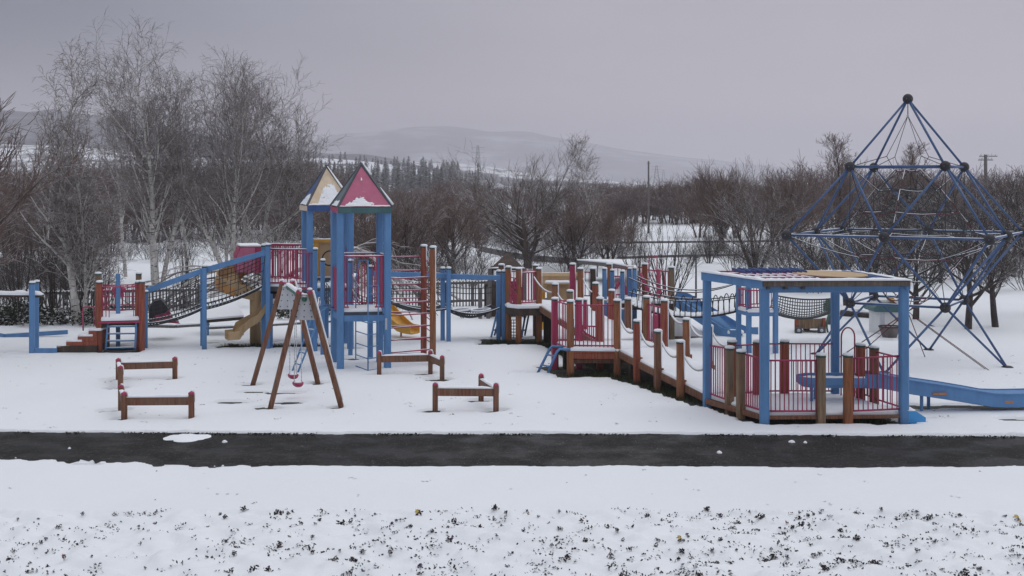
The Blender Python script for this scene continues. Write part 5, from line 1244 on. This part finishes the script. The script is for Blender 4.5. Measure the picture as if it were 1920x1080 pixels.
def grow(rg,p,d,L,r,lv,P,out):
    """recursive branch; P[lv]=dict(n,kids,ang,len,rad,trop,jit,t0)"""
    q=P[lv]; n=q['n']; pts=[p]; st=L/(n-1); x,y,z=p; dx,dy,dz=d; J=q['jit']; tr=q['trop']
    for i in range(n-1):
        dx+=rg.gauss(0,J); dy+=rg.gauss(0,J); dz+=rg.gauss(0,J)*.7+tr/(n-1)
        l=math.sqrt(dx*dx+dy*dy+dz*dz); dx/=l;dy/=l;dz/=l
        x+=dx*st;y+=dy*st;z+=dz*st; pts.append((x,y,z))
    te=q.get('tip',.25); rad=[r*(1-(1-te)*(i/(n-1))) for i in range(n)]
    out[lv].append((pts,rad))
    if lv+1>=len(P): return
    k=q['kids']; k=int(k)+(rg.random()<k-int(k)); t0=q['t0']; ph=rg.random()*6.28
    for c in range(k):
        t=t0+(1-t0)*((c+rg.random()*.9)/k); f=t*(n-1); i=min(n-2,int(f)); u=f-i
        a=pts[i];b=pts[i+1]; o=(a[0]+(b[0]-a[0])*u,a[1]+(b[1]-a[1])*u,a[2]+(b[2]-a[2])*u)
        e=(b[0]-a[0],b[1]-a[1],b[2]-a[2]); l=math.sqrt(e[0]**2+e[1]**2+e[2]**2)+1e-9; e=(e[0]/l,e[1]/l,e[2]/l)
        ph+=2.4+rg.gauss(0,.35); an=q['ang']*(1+rg.gauss(0,.22)); 
        s=(math.cos(ph),math.sin(ph),0) if abs(e[2])>.7 else (rg.gauss(0,1),rg.gauss(0,1),rg.gauss(.25,.9))
        dt=s[0]*e[0]+s[1]*e[1]+s[2]*e[2]; s=(s[0]-dt*e[0],s[1]-dt*e[1],s[2]-dt*e[2]); sl=math.sqrt(s[0]**2+s[1]**2+s[2]**2)+1e-9
        ca,sa=math.cos(an),math.sin(an); nd=(e[0]*ca+s[0]/sl*sa,e[1]*ca+s[1]/sl*sa,e[2]*ca+s[2]/sl*sa)
        sh=q.get('shape',0); env=(1-sh*(t-t0)/(1-t0+1e-9))
        rr=(r*(1-(1-te)*t))*q['rad']
        grow(rg,o,nd,L*q['len']*env*(.75+.5*rg.random()),max(rr,q.get('rmin',.004)),lv+1,P,out)
def tree_proto(seed,stems,P,H0,trunk_levels=1,k=(7,4,3,3,3)):
    rg=random.Random(seed); out=[[] for _ in range(len(P))]
    for (x,y,dx,dy,l,r) in stems:
        L=math.sqrt(dx*dx+dy*dy+1); grow(rg,(x,y,-.1),(dx/L,dy/L,1/L),H0*l,r,0,P,out)
    tv=[];cv=[]
    tr=[tubes_np(out[i],k[i]) for i in range(trunk_levels) if out[i]]; cr=[tubes_np(out[i],k[i]) for i in range(trunk_levels,len(P)) if out[i]]
    def cat(L):
        o=0;VV=[];QQ=[]
        for v,q in L: VV.append(v); QQ.append(q+o); o+=len(v)
        return np.concatenate(VV),np.concatenate(QQ)
    return cat(tr),cat(cr)
PROTO={}
def mkproto(key,mt,mc,*a,**kw):
    (tv,tq),(cv,cq)=tree_proto(*a,**kw)
    PROTO[key]=(mesh_np('trunk',tv,tq,mt,True),mesh_np('crown',cv,cq,mc),max(tv[:,2].max(),cv[:,2].max()),(cv,cq))
def birchP(kids=26,k2=6,k3=4,k4=3,droop=-.25,spread=.34,sh=.55):
    return [dict(n=12,kids=kids,ang=.62,len=spread,rad=.42,trop=.10,jit=.055,t0=.22,tip=.12,shape=sh,rmin=.02),
            dict(n=7,kids=k2,ang=.60,len=.50,rad=.55,trop=.55,jit=.10,t0=.18,shape=.35,rmin=.012),
            dict(n=5,kids=k3,ang=.60,len=.55,rad=.6,trop=.25,jit=.15,t0=.15,rmin=.010),
            dict(n=4,kids=k4,ang=.60,len=.55,rad=.8,trop=droop,jit=.20,t0=.15,rmin=.0085),
            dict(n=3,kids=0,ang=.6,len=.55,rad=.9,trop=droop*2,jit=.25,t0=.2,tip=.7)]
def vaseP(k0=9,k1=6,k2=6,k3=5,ang=.62,l0=.72,trop=.35):
    return [dict(n=6,kids=k0,ang=ang,len=l0,rad=.62,trop=.1,jit=.05,t0=.25,tip=.35,rmin=.02),
            dict(n=8,kids=k1,ang=.50,len=.50,rad=.6,trop=trop,jit=.07,t0=.22,shape=.25,rmin=.014),
            dict(n=6,kids=k2,ang=.50,len=.52,rad=.62,trop=.25,jit=.09,t0=.2,rmin=.010),
            dict(n=4,kids=k3,ang=.50,len=.55,rad=.7,trop=.15,jit=.12,t0=.15,rmin=.007),
            dict(n=3,kids=0,ang=.45,len=.6,rad=.7,trop=.1,jit=.14,t0=.2,tip=.6)]
mkproto('birch_a','birch','birch_twig',12,[(0,0,-.08,0,1.0,.15),(.22,.1,.03,.05,.72,.07),(-.2,.1,-.14,.05,.60,.05),(.1,-.1,.12,0,.5,.04)],birchP(28,6,4.2,2.5,-.3,.27,.40),9.4,trunk_levels=2)
mkproto('birch_b','birch','birch_twig',23,[(0,0,-.13,0,1.0,.22),(.30,.1,.02,.05,.90,.15),(-.1,.2,-.20,0,.8,.12)],birchP(28,6.4,4.3,2.6,-.2,.37,.25),11.4,trunk_levels=2)
mkproto('birch_c','birch','birch_twig',35,[(0,0,-.16,.0,.92,.18),(.1,0,.08,.02,1.0,.17),(-.1,.1,-.05,.0,.95,.12)],birchP(28,6.6,4.4,2.7,-.10,.38,.15),10.2,trunk_levels=2)
mkproto('birch_d','birch','birch_twig',47,[(0,0,.16,0,1.0,.18),(-.4,.1,.02,.02,.92,.14),(.2,.2,.26,0,.8,.10)],birchP(27,6.6,4.4,2.7,.0,.40,.15),9.8,trunk_levels=2)
mkproto('birch_s','birch','birch_twig',59,[(0,0,.02,0,1.0,.10)],birchP(24,5.5,4,2.6,-.05,.26,.4),7.6,trunk_levels=2)
mkproto('maple','maple','maple',61,[(0,0,.02,0,.46,.24),(.12,.1,-.35,.1,.46,.16),(-.1,0,.32,0,.46,.15)],vaseP(9,7,6,4.6,.80,1.05,.30),7.0,trunk_levels=2)
mkproto('round','darkbark','twig_brown',73,[(0,0,0,0,.50,.16),(.15,0,.3,.1,.45,.11),(-.15,.1,-.3,0,.45,.11)],vaseP(8,7,5.4,4.2,.75,.88,.30),5.0,trunk_levels=2)
mkproto('park_a','darkbark','darkbark',85,[(0,0,.03,0,.62,.15)],vaseP(12,6,5,3.4,.85,.66,.30),5.6,k=(8,5,4,3,3))
mkproto('park_b','darkbark','darkbark',97,[(0,0,-.05,.03,.60,.13)],vaseP(11,6,5.5,3.4,.95,.68,.20),5.2,k=(8,5,4,3,3))
mkproto('spread','darkbark','maple',103,[(0,0,-.35,0,.62,.17),(.25,0,-.05,.1,.66,.16),(.4,.1,.35,0,.58,.13),(.1,.2,.12,-.2,.5,.12)],vaseP(8,6,5,3.6,.60,.75,.30),5.8)
mkproto('narrow','darkbark','twig_brown',115,[(0,0,0,0,1.0,.14)],birchP(40,6,4,3,.35,.24,.35),7.8)
sh_=[(math.cos(i*2.4)*.06*i**.5,math.sin(i*2.4)*.06*i**.5,math.cos(i*2.4)*.055*i,math.sin(i*2.4)*.045*i,1.0-.02*i,.040) for i in range(15)]
mkproto('stems','darkbark','darkbark',127,sh_,[dict(n=8,kids=5,ang=.32,len=.42,rad=.6,trop=.25,jit=.04,t0=.25,tip=.3,rmin=.01),dict(n=5,kids=3,ang=.35,len=.5,rad=.7,trop=.3,jit=.06,t0=.2,rmin=.008),dict(n=4,kids=1.5,ang=.4,len=.5,rad=.7,trop=.2,jit=.08,t0=.2,rmin=.006),dict(n=3,kids=0,ang=.4,len=.5,rad=.7,trop=0,jit=.1,t0=.2)],4.2,k=(5,4,3,3))
mkproto('sapling','darkbark','darkbark',139,[(0,0,0,0,1.0,.05)],[dict(n=6,kids=11,ang=.6,len=.42,rad=.6,trop=.1,jit=.04,t0=.3,tip=.2,shape=.6,rmin=.012),dict(n=4,kids=5,ang=.5,len=.5,rad=.7,trop=.3,jit=.1,t0=.2,rmin=.01),dict(n=3,kids=2,ang=.5,len=.5,rad=.7,trop=.1,jit=.1,t0=.2,rmin=.008),dict(n=3,kids=0,ang=.5,len=.5,rad=.7,trop=.1,jit=.1,t0=.2)],2.6,k=(5,3,3,3))
arch=[(0.05*i,0,(-1)**i*(.5+.16*i),.12*i-.4,1.0,.035) for i in range(9)]
mkproto('arch','birch','birch_twig',151,arch,[dict(n=9,kids=6,ang=.4,len=.45,rad=.6,trop=-2.0,jit=.05,t0=.3,tip=.25,rmin=.01),dict(n=5,kids=4,ang=.4,len=.5,rad=.7,trop=-.7,jit=.08,t0=.2,rmin=.008),dict(n=4,kids=2,ang=.4,len=.5,rad=.7,trop=-.4,jit=.1,t0=.2,rmin=.006),dict(n=3,kids=0,ang=.4,len=.5,rad=.7,trop=-.3,jit=.1,t0=.2)],2.6,k=(5,4,3,3))
def tree(key,px,d,top,label,name='bare_tree',cat='tree',rot=0,sx=1.0,group=None):
    mt,mc,h,_=PROTO[key]; x=xx(px,d); hz=zz(top,d); s=hz/h
    T=thing(name,label,cat,x,d,0,group); T.rotation_euler=(0,0,rot); T.scale=(s*sx,s*sx,s)
    addob('trunk',mt,T); addob('crown',mc,T); return T
birch='birch_tree'
tree('birch_a',148,40,52,'slender pale birch with a leaning top, leftmost of the tall birches, behind the timber steps',birch,'birch',0,.95)
tree('birch_b',292,52,22,'tallest birch, with a broad crown, rising behind the left end of the sloping net',birch,'birch',0,.98)
tree('birch_c',428,53,76,'forked pale birch rising directly behind the pink tunnel hood',birch,'birch',0,.95)
tree('birch_d',478,56,95,'rightmost tall birch, its crown leaning out to the right above the tan slide',birch,'birch',0,1.1)
tree('birch_s',352,58,150,'thin birch between the tallest birch and the forked one',birch,'birch',1,.9)
tree('birch_s',236,60,130,'thin birch just left of the tallest birch',birch,'birch',3,.8)
tree('birch_s',86,60,215,'small thin birch at the far left before the snowy hillside strip',birch,'birch',4,.8)
tree('birch_s',1122,78,250,'tall thin birch in the middle, right of the big bare maple',birch,'birch',2,1.15)
tree('stems',150,40.6,300,'dense clump of dark upright stems around the foot of the leftmost birch','stem_shrub','shrub',0,.55)
tree('stems',35,42,330,'clump of dark upright stems at the left edge behind the blue post','stem_shrub','shrub',1,.8)
tree('stems',100,43,345,'dark stem clump between the left edge post and the leftmost birch','stem_shrub','shrub',2,.75)
tree('stems',1250,46,358,'fan of many thin upright stems behind the hoop-railed bridge','stem_shrub','shrub',3,1.25)
tree('stems',1195,54,385,'smaller fan of thin stems just left of the big fan behind the rear deck','stem_shrub','shrub',4,.8)
tree('stems',345,45,400,'thin dark stems behind the middle of the sloping net','stem_shrub','shrub',5,.8)
tree('stems',195,44,420,'low dark stems behind the timber step platform','stem_shrub','shrub',2.5,1.0)
tree('arch',575,46,438,'arching pale snow-dusted shrub behind the cream-roofed tower','arching_shrub','shrub',0,.7)
tree('arch',500,48,446,'arching pale shrub just right of the pink tunnel hood','arching_shrub','shrub',2,.7)
tree('maple',990,66,246,'large vase-shaped bare maple in the middle of the picture','maple_tree','tree',0,1.2)
tree('round',765,56,336,'rounded brownish bare tree just right of the pink roof',rot=1,sx=1.0)
tree('round',850,61,344,'rounded brownish bare tree left of the big maple',rot=2)
tree('round',700,54,379,'dark bare tree seen between the posts of the pink-roofed tower',rot=4,sx=1.0)
tree('round',640,60,364,'bare tree seen between the two tower roofs and the arching shrubs',rot=5)
tree('round',1075,64,356,'rounded bare tree just right of the big maple',rot=3,sx=1.0)
tree('round',1140,66,369,'low rounded bare tree below the thin middle birch',rot=6,sx=.9)
tree('stems',1330,70,385,'thin bare stems left of the splayed tree beyond the lamp post','stem_shrub','shrub',1.7,1.2)
tree('spread',1412,63,284,'broad bare tree with four splayed snowy limbs left of the climbing pyramid','spreading_tree','tree',0,1.1)
tree('round',1355,82,289,'brownish bare tree behind the left side of the splayed tree',rot=1.4,sx=.8)
tree('round',1470,80,296,'brownish bare tree behind the right side of the splayed tree',rot=2.3,sx=.9)
tree('narrow',1567,85,246,'tall narrow bare tree at the left shoulder of the climbing pyramid',rot=0,sx=1.1)
tree('narrow',1708,82,262,'tall narrow bare tree seen through the top of the climbing pyramid',rot=2,sx=1.0)
park=[('park_b',1530,52,405,'bare dark park tree at the left base of the climbing pyramid',1.0,.9),('park_a',1585,46,400,'bare dark park tree behind the pavilion roof centre',2.0,.9),
 ('park_a',1634,43,372,'bare dark park tree above the dark fallen log',0,1.0),('park_b',1717,41.5,350,'bare dark park tree inside the climbing pyramid, beside the pale grey hut',3.0,1.1),
 ('park_a',1815,38.8,330,'bare dark park tree whose trunk stands behind the lower right joint of the pyramid',4.2,1.0),('park_b',1867,39.3,318,'bare dark park tree with clear trunk, rightmost whose foot is in view',.5,1.0),
 ('park_a',1935,43,300,'bare dark park tree cut by the right edge of the picture',5.0,1.1),('park_b',1765,56,345,'bare dark tree farther back between the two right-hand pyramid legs',2.2,1.0),
 ('park_a',1680,60,345,'bare dark tree farther back behind the pale grey hut',1.2,.9),('park_b',1900,60,322,'bare dark tree farther back near the right edge',3.3,1.0)]
for key,px,d,top,lab,rot,sx in park: tree(key,px,d,top-14,lab,'park_tree','tree',rot,sx)
tree('round',-175,33,95,'near bare tree mostly out of frame, its twigs reaching in at the left edge',rot=.6,sx=1.0)
sap=[(1160,74,452),(1285,84,432),(1340,80,438),(1318,96,428),(1375,88,430),(1500,76,436),(1236,100,425),(905,58,462),(1120,60,452),(1545,70,440)]
for i,(px,d,top) in enumerate(sap):
    tree('sapling',px,d,top,'small bare young tree standing alone in the far snowfield','sapling','sapling',i*1.3,1.3,'young trees in the far snowfield')
# ---- masses nobody could count
def lowtree(seed,kind):
    P=[dict(n=5,kids=9,ang=.7,len=.75,rad=.5,trop=.1,jit=.05,t0=.18,tip=.3,rmin=.035),dict(n=5,kids=6,ang=.55,len=.5,rad=.6,trop=.4,jit=.1,t0=.2,rmin=.024),dict(n=4,kids=5,ang=.5,len=.55,rad=.7,trop=.2,jit=.12,t0=.15,rmin=.018),dict(n=3,kids=0,ang=.4,len=.6,rad=.7,trop=.1,jit=.15,t0=.2,tip=.6)]
    (a,b_),(c,e)=tree_proto(seed,[(0,0,0,0,.55,.13),(.3,.2,.25,.1,.5,.1),(-.3,0,-.25,0,.5,.1)],P,6.0,1,(4,3,3,3))
    return np.concatenate([a,c]),np.concatenate([b_,e+len(a)])
def brush(seed):
    st=[(math.cos(i*2.4)*.1*i**.5,math.sin(i*2.4)*.1*i**.5,math.cos(i*2.4)*.08*i,math.sin(i*2.4)*.08*i,1,.018) for i in range(14)]
    P=[dict(n=5,kids=6,ang=.45,len=.5,rad=.7,trop=.1,jit=.08,t0=.15,tip=.4,rmin=.01),dict(n=4,kids=4,ang=.5,len=.5,rad=.7,trop=.1,jit=.12,t0=.2,rmin=.008),dict(n=3,kids=0,ang=.4,len=.6,rad=.7,trop=0,jit=.15,t0=.2,tip=.6)]
    (a,b_),(c,e)=tree_proto(seed,st,P,2.0,1,(3,3,3)); return np.concatenate([a,c]),np.concatenate([b_,e+len(a)])
def conifer(seed):
    rg=random.Random(seed); ch=[([(0,0,0),(0,0,5),(0,0,10)],[.16,.1,.02])]; vs=[];qs=[]
    v,q=tubes_np(ch,5); V2=[tuple(a) for a in v]; Q2=[tuple(a) for a in q]
    for k in range(150):
        t=rg.random()**.8; z=1+8.8*t; L=(1-t)*2.2*(.6+.5*rg.random())+.25; a=rg.random()*6.28; w=.16+.28*(1-t); c,s=math.cos(a),math.sin(a); o=len(V2)
        dr=-.35*L; V2+=[(0,0,z+.1),(c*L*.55-s*w,s*L*.55+c*w,z+dr*.4),(c*L,s*L,z+dr),(c*L*.55+s*w,s*L*.55-c*w,z+dr*.4-.05)]; Q2.append((o,o+1,o+2,o+3))
    return np.array(V2),np.array(Q2)
def mass(name,protos,spots,mat,label,cat):
    VV=[];QQ=[];o=0
    for i,(x,y,s,sz_,a) in enumerate(spots):
        v,q=protos[i%len(protos)]; ca,sa=math.cos(a),math.sin(a)
        w_=np.stack([x+s*(v[:,0]*ca-v[:,1]*sa),y+s*(v[:,0]*sa+v[:,1]*ca),v[:,2]*sz_],-1); VV.append(w_); QQ.append(q+o); o+=len(v)
    ob=addob(name,mesh_np(name,np.concatenate(VV),np.concatenate(QQ),mat)); tag(ob,label,cat,kind='stuff'); return ob
LT=[lowtree(201+i,0) for i in range(5)]; BR=[brush(301+i) for i in range(4)]; CF=[conifer(401+i) for i in range(3)]
rg=random.Random(99)
def spots(n,px0,px1,d0,d1,top,jit,hp,wx=1.0):
    L=[]
    for i in range(n):
        px=px0+(px1-px0)*(i+rg.random())/n; d=d0+(d1-d0)*rg.random(); tp=(top(px) if callable(top) else top)+rg.gauss(0,jit)
        hz=max(1.0,zz(tp,d)); s=hz/hp; L.append((xx(px,d),d,s*wx*(.9+.3*rg.random()),s,rg.random()*6.28))
    return L
mass('woodland',LT,spots(20,-60,210,62,80,lambda p:380,20,6.2,1.0)+spots(60,-80,640,92,120,lambda p:335,20,6.2,1.1)+spots(60,-80,640,120,170,lambda p:308,12,6.2,1.1),'woodmass','dark brown bare woodland massed behind the tall birches on the left','woodland')
mass('woodland',LT,spots(22,620,1180,84,100,lambda p:388 if p<900 else 405,18,6.2,1.1)+spots(36,620,1180,105,145,lambda p:366 if p<900 else 378,12,6.2,1.15)+spots(6,680,900,64,78,415,12,6.2,1.1),'woodmass','brown bare thicket massed behind the towers and the big maple','woodland')
mass('woodland',LT,spots(26,1290,2050,88,115,lambda p:338,24,6.2,1.15)+spots(34,1290,2050,115,160,lambda p:322,14,6.2,1.2)+spots(9,1480,2050,74,88,352,18,6.2,1.1),'woodmass','brown bare woodland massed behind the climbing pyramid on the right','woodland')
mass('woodland',LT,spots(34,1130,1420,128,150,lambda p:350,9,6.2,1.2)+spots(90,560,1400,150,260,lambda p:352,10,6.2,1.3)+spots(60,1100,1500,180,330,352,6,6.2,1.4)+spots(60,-60,2000,180,330,lambda p:345,7,6.2,1.6),'woodmass','hazy grey distant woods below the mountain','woodland')
mass('conifer_wood',CF,spots(190,540,900,520,900,lambda p:306 if p<860 else 330,9,10,1.2)+spots(80,150,640,560,900,lambda p:302,6,10,1.2)+spots(30,880,1010,520,800,338,5,10,1.2)+spots(60,560,900,300,500,lambda p:318,9,10,1.2),'conifer','hazy dark evergreen wood on the low rise left of the mountain','woodland')
mass('conifer_wood',CF,spots(7,1660,1760,70,78,lambda p:338+abs(p-1712)*.5,8,10,.8),'conifer','dark evergreens seen through the middle of the climbing pyramid','woodland')
mass('brushwood',BR,spots(20,-40,150,45,58,490,14,2.3,1.1)+spots(16,150,560,70,84,462,8,2.3,1.2)+spots(46,-40,700,86,100,440,10,2.3,1.5),'darkbark','tangled dark brushwood behind the picket fence on the left','brushwood')
mass('brushwood',BR,spots(18,640,900,50,66,478,12,2.3,1.0)+spots(16,940,1200,62,76,455,8,2.3,1.0)+spots(30,560,1200,86,96,438,8,2.3,1.4),'darkbark','tangled brushwood behind the net bridge and gazebo','brushwood')
mass('brushwood',BR,spots(26,1480,1960,50,72,452,14,2.3,1.3)+spots(14,1290,1480,62,76,470,10,2.3,1.2),'darkbark','tangled brushwood and twigs in the snow behind the climbing pyramid','brushwood')
# low snowy shrubs at the left fence
def leafcloud(n,cx,cy,rx,ry,rz,sz,rgx):
    V2=[];Q2=[]
    for i in range(n):
        a=rgx.random()*6.28; r=rgx.random()**.5; x=cx+rx*r*math.cos(a); y=cy+ry*r*math.sin(a); z=rz*(1-r*r*.7)*(.15+.85*rgx.random()**.6)
        u=Vector((rgx.gauss(0,1),rgx.gauss(0,1),rgx.gauss(0,.6))).normalized(); w_=u.cross(Vector((rgx.gauss(0,1),rgx.gauss(0,1),rgx.gauss(0,1)))).normalized(); o=len(V2); s=sz*(.6+.8*rgx.random())
        for p,q in ((-1,0),(0,-.6),(1,0),(0,.6)): V2.append((x+(u.x*p+w_.x*q)*s,y+(u.y*p+w_.y*q)*s,z+(u.z*p+w_.z*q)*s))
        Q2.append((o,o+1,o+2,o+3))
    return V2,Q2
VV=[];QQ=[];o=0
for i in range(46):
    d=39.5+rg.random()*3.0; px=-30+250*rg.random() if i<34 else 480+200*rg.random()
    if i>=34: d=41+rg.random()*2
    v,q=leafcloud(230,xx(px,d),d,.35+.3*rg.random(),.35,.35+.40*rg.random() if i<34 else .5,.045,rg); VV.append(np.array(v)); QQ.append(np.array(q)+o); o+=len(v)
tag(addob('shrubbery',mesh_np('shrubbery',np.concatenate(VV),np.concatenate(QQ),'leafdark')),'low dark snow-speckled shrubbery behind the timber steps and the swing','shrubbery',kind='stuff')
# short grass in the bare patches
VV=[];QQ=[];o=0
gv=[];gq=[]
cand=[]
for (p,q,wd,n) in (((.9,35.1),(-.5,35.7),.45,1500),((1.0,35.0),(2.2,31.0),.5,1500),((2.2,29.9),(3.85,25.9),.35,1100),((1.3,29.7),(2.5,29.8),.3,500),(g(425,651),g(600,650),.24,1500),(g(190,661),g(262,660),.15,350),((4.7,23.8),(7.0,23.9),.15,400)):
    for i in range(n):
        t=rg.random(); x=p[0]+(q[0]-p[0])*t+rg.gauss(0,wd*.5); y=p[1]+(q[1]-p[1])*t+rg.gauss(0,wd*.5)
        if gz(x,y)>0: continue
        a=rg.random()*6.28; h=.03+.07*rg.random(); w_=.006; lx=rg.gauss(0,.025); ly=rg.gauss(0,.025); o=len(gv)
        gv+=[(x-w_*math.cos(a),y-w_*math.sin(a),-.02),(x+w_*math.cos(a),y+w_*math.sin(a),-.02),(x+lx+w_*.4*math.cos(a),y+ly+w_*.4*math.sin(a),h),(x+lx-w_*.4*math.cos(a),y+ly-w_*.4*math.sin(a),h)]; gq.append((o,o+1,o+2,o+3))
tag(addob('grass',mesh_np('grass',gv,gq,'grass')),'short dark grass in the bare ground under the decks and ramps','grass',kind='stuff')
# grit and tufts along the path edge
gv=[];gq=[]
for i in range(2400):
    x=rg.uniform(-11,11); y=float(road_far(np.array(x)))+rg.gauss(-.105,.03)
    if noise.noise((x*2.2,1.5,0))<-.12: continue
    s=.008+.020*rg.random()**2; z=-.013; a=rg.random()*3.14; o=len(gv)
    for k in range(4): gv.append((x+s*math.cos(a+k*1.57),y+s*math.sin(a+k*1.57)*.8,z+.018*rg.random()+(.02 if k>1 else 0)))
    gq.append((o,o+1,o+2,o+3))
tag(addob('turf_edge',mesh_np('turf_edge',gv,gq,'leafdark')),'dark crumbs of turf along the far edge of the path','grass',kind='stuff')
# ------------------------------------------------------------------ pansies in the snowed-under bed
def pansy(seed,flower,n,spread):
    r=random.Random(seed); b=B()
    for i in range(n):
        a=r.random()*6.28; rr=spread*r.random()**.7; x=rr*math.cos(a); y=rr*math.sin(a)*.8; z=.01+.055*r.random(); s=.008+.012*r.random()
        u=Vector((r.gauss(0,1),r.gauss(0,1),r.gauss(0,.8))).normalized(); w_=u.cross(Vector((r.gauss(0,1),r.gauss(0,1),r.gauss(0,1)))).normalized()
        c=Vector((x,y,z)); b.add([c-u*s*1.5,c-w_*s*.8+u*s*.2,c+u*s*1.3,c+w_*s*.8+u*s*.2,c+u.cross(w_)*s*.5],[(0,1,4),(1,2,4),(2,3,4),(3,0,4)],'pansy_leaf')
        if i%3==0: b.tube([(x*.6,y*.6,-.03),(x,y,z)],.0025,'pansy_leaf',3,False)
    o1=b
    fl=None
    if flower:
        fl=B()
        for k in range(r.choice((1,1,2,3))):
            c=Vector((r.gauss(0,spread*.5),r.gauss(0,spread*.4),.045+.03*r.random()))
            for p in range(5):
                t=p*1.2566; fl.add([c,c+Vector((.022*math.cos(t-.5),-.006,.022*math.sin(t-.5))),c+Vector((.030*math.cos(t),-.012,.030*math.sin(t))),c+Vector((.022*math.cos(t+.5),-.006,.022*math.sin(t+.5)))],[(0,1,2,3)],flower)
    return o1,fl
kinds=[(None,18,.05),(None,10,.035),(None,26,.075),(None,6,.06),(None,32,.06),('purple',16,.05),('petal_yellow',14,.05),('petal_red',12,.05),(None,20,.10),('purple',26,.07)]
PM=[]
for i,(fl_,n,sp_) in enumerate(kinds):
    a,f=pansy(500+i,fl_,n,sp_)
    def mk(bb,nm):
        me=bpy.data.meshes.new(nm); me.from_pydata(bb.v,[],bb.f)
        for k in bb.keys: me.materials.append(MATS[k])
        me.polygons.foreach_set('material_index',bb.m); me.update(); return me
    PM.append((mk(a,'pansy_plant'),mk(f,'flower') if f else None,fl_))
rp_=random.Random(31); cnt=0
clus=[(rp_.uniform(-40,1960),340+0) for _ in range(0)]
pts_=[]
while len(pts_)<298:
    px=rp_.uniform(-15,1935); t=rp_.random()
    py=957+ (1100-957)*t**1.0 if rp_.random()>.16 else rp_.gauss(969,5)
    if rp_.random()>.55+.45*noise.noise((px/130,py/22,3.3))*1.8: continue
    dens=.62 if px<500 else 1.0
    if rp_.random()>dens: continue
    pts_.append((px,max(955,py)))
lay={'plain':('small dark pansy plant poking up through the snow in the nearest bed','dark pansies poking through the snow'),
 'purple':('dark pansy plant with a purple bloom poking up through the nearest snow','purple pansies in the snow'),
 'petal_yellow':('dark pansy plant with a yellow bloom poking up through the nearest snow','yellow pansies in the snow'),
 'petal_red':('dark pansy plant with a dull red bloom in the nearest snow','dull red pansies in the snow')}
for i,(px,py) in enumerate(pts_):
    k=rp_.choices(range(10),(9,9,6,8,4,1.8,.4,.6,6,1.2))[0]; me,fm_,fc=PM[k]; x,y=g(px,py,.03); z=gz(x,y); s=.42+.55*rp_.random()**1.6
    o=addob('pansy_plant',me,None,(x,y,z)); o.rotation_euler=(0,0,rp_.random()*6.28); o.scale=(s,s,s)
    lab,grp=lay['plain' if fc is None else fc]; tag(o,lab,'plant',grp)
    if fm_: addob('flower',fm_,o)
gv=[];gq=[]
for i in range(1250):
    px=rp_.uniform(-20,1940); py=956+rp_.random()*142
    if noise.noise((px/90,py/16,8))<-.12 or (px<650 and rp_.random()<.45): continue
    x0,y0=g(px,py,.03); sp0=.03+.05*rp_.random()
    for q_ in range(rp_.randint(2,9)):
        x=x0+rp_.gauss(0,sp0); y=y0+rp_.gauss(0,sp0*.8); z=gz(x,y); s_=.004+.009*rp_.random(); a=rp_.random()*6.28; o=len(gv)
        for k in range(4): gv.append((x+s_*1.6*math.cos(a+k*1.57),y+s_*math.sin(a+k*1.57),z+.004+.026*rp_.random()*(k>1)))
        gq.append((o,o+1,o+2,o+3))
tag(addob('leaf_tips',mesh_np('leaf_tips',gv,gq,'pansy_leaf')),'tiny dark leaf tips and debris showing through the snow of the flower bed','plants',kind='stuff')
gv=[];gq=[]
for i in range(300):
    px=rp_.uniform(0,1920); py=rp_.uniform(650,805) if i%12 else rp_.uniform(885,950)
    x,y=g(px,py); z=gz(x,y)
    if z<0: continue
    for q_ in range(rp_.choice((1,1,2,4))):
        s=.006+.012*rp_.random(); a=rp_.random()*6.28; o=len(gv); x+=rp_.gauss(0,.05); y+=rp_.gauss(0,.05); z=max(0,gz(x,y))
        for k in range(4): gv.append((x+s*1.8*math.cos(a+k*1.57),y+s*math.sin(a+k*1.57),z+.003+.012*rp_.random()*(k>1)))
        gq.append((o,o+1,o+2,o+3))
tag(addob('leaf_litter',mesh_np('leaf_litter',gv,gq,'darkbark')),'scattered specks of dead leaves and grass tips on the playground snow','litter',kind='stuff')
# ------------------------------------------------------------------ haze
m=bpy.data.materials.new('haze'); m.use_nodes=True; t=m.node_tree
for n_ in list(t.nodes):
    if n_.type!='OUTPUT_MATERIAL': t.nodes.remove(n_)
out=[n_ for n_ in t.nodes][0]; pv=t.nodes.new('ShaderNodeVolumePrincipled'); pv.inputs['Density'].default_value=HAZE; pv.inputs['Color'].default_value=HCOL; pv.inputs['Anisotropy'].default_value=0
t.links.new(pv.outputs[0],out.inputs['Volume']); MATS['haze']=m
b=B(); b.box((0,3300,109),(15000,8000,232),'haze'); tag(b.build('haze'),'pale winter haze filling the valley air','haze',kind='stuff')
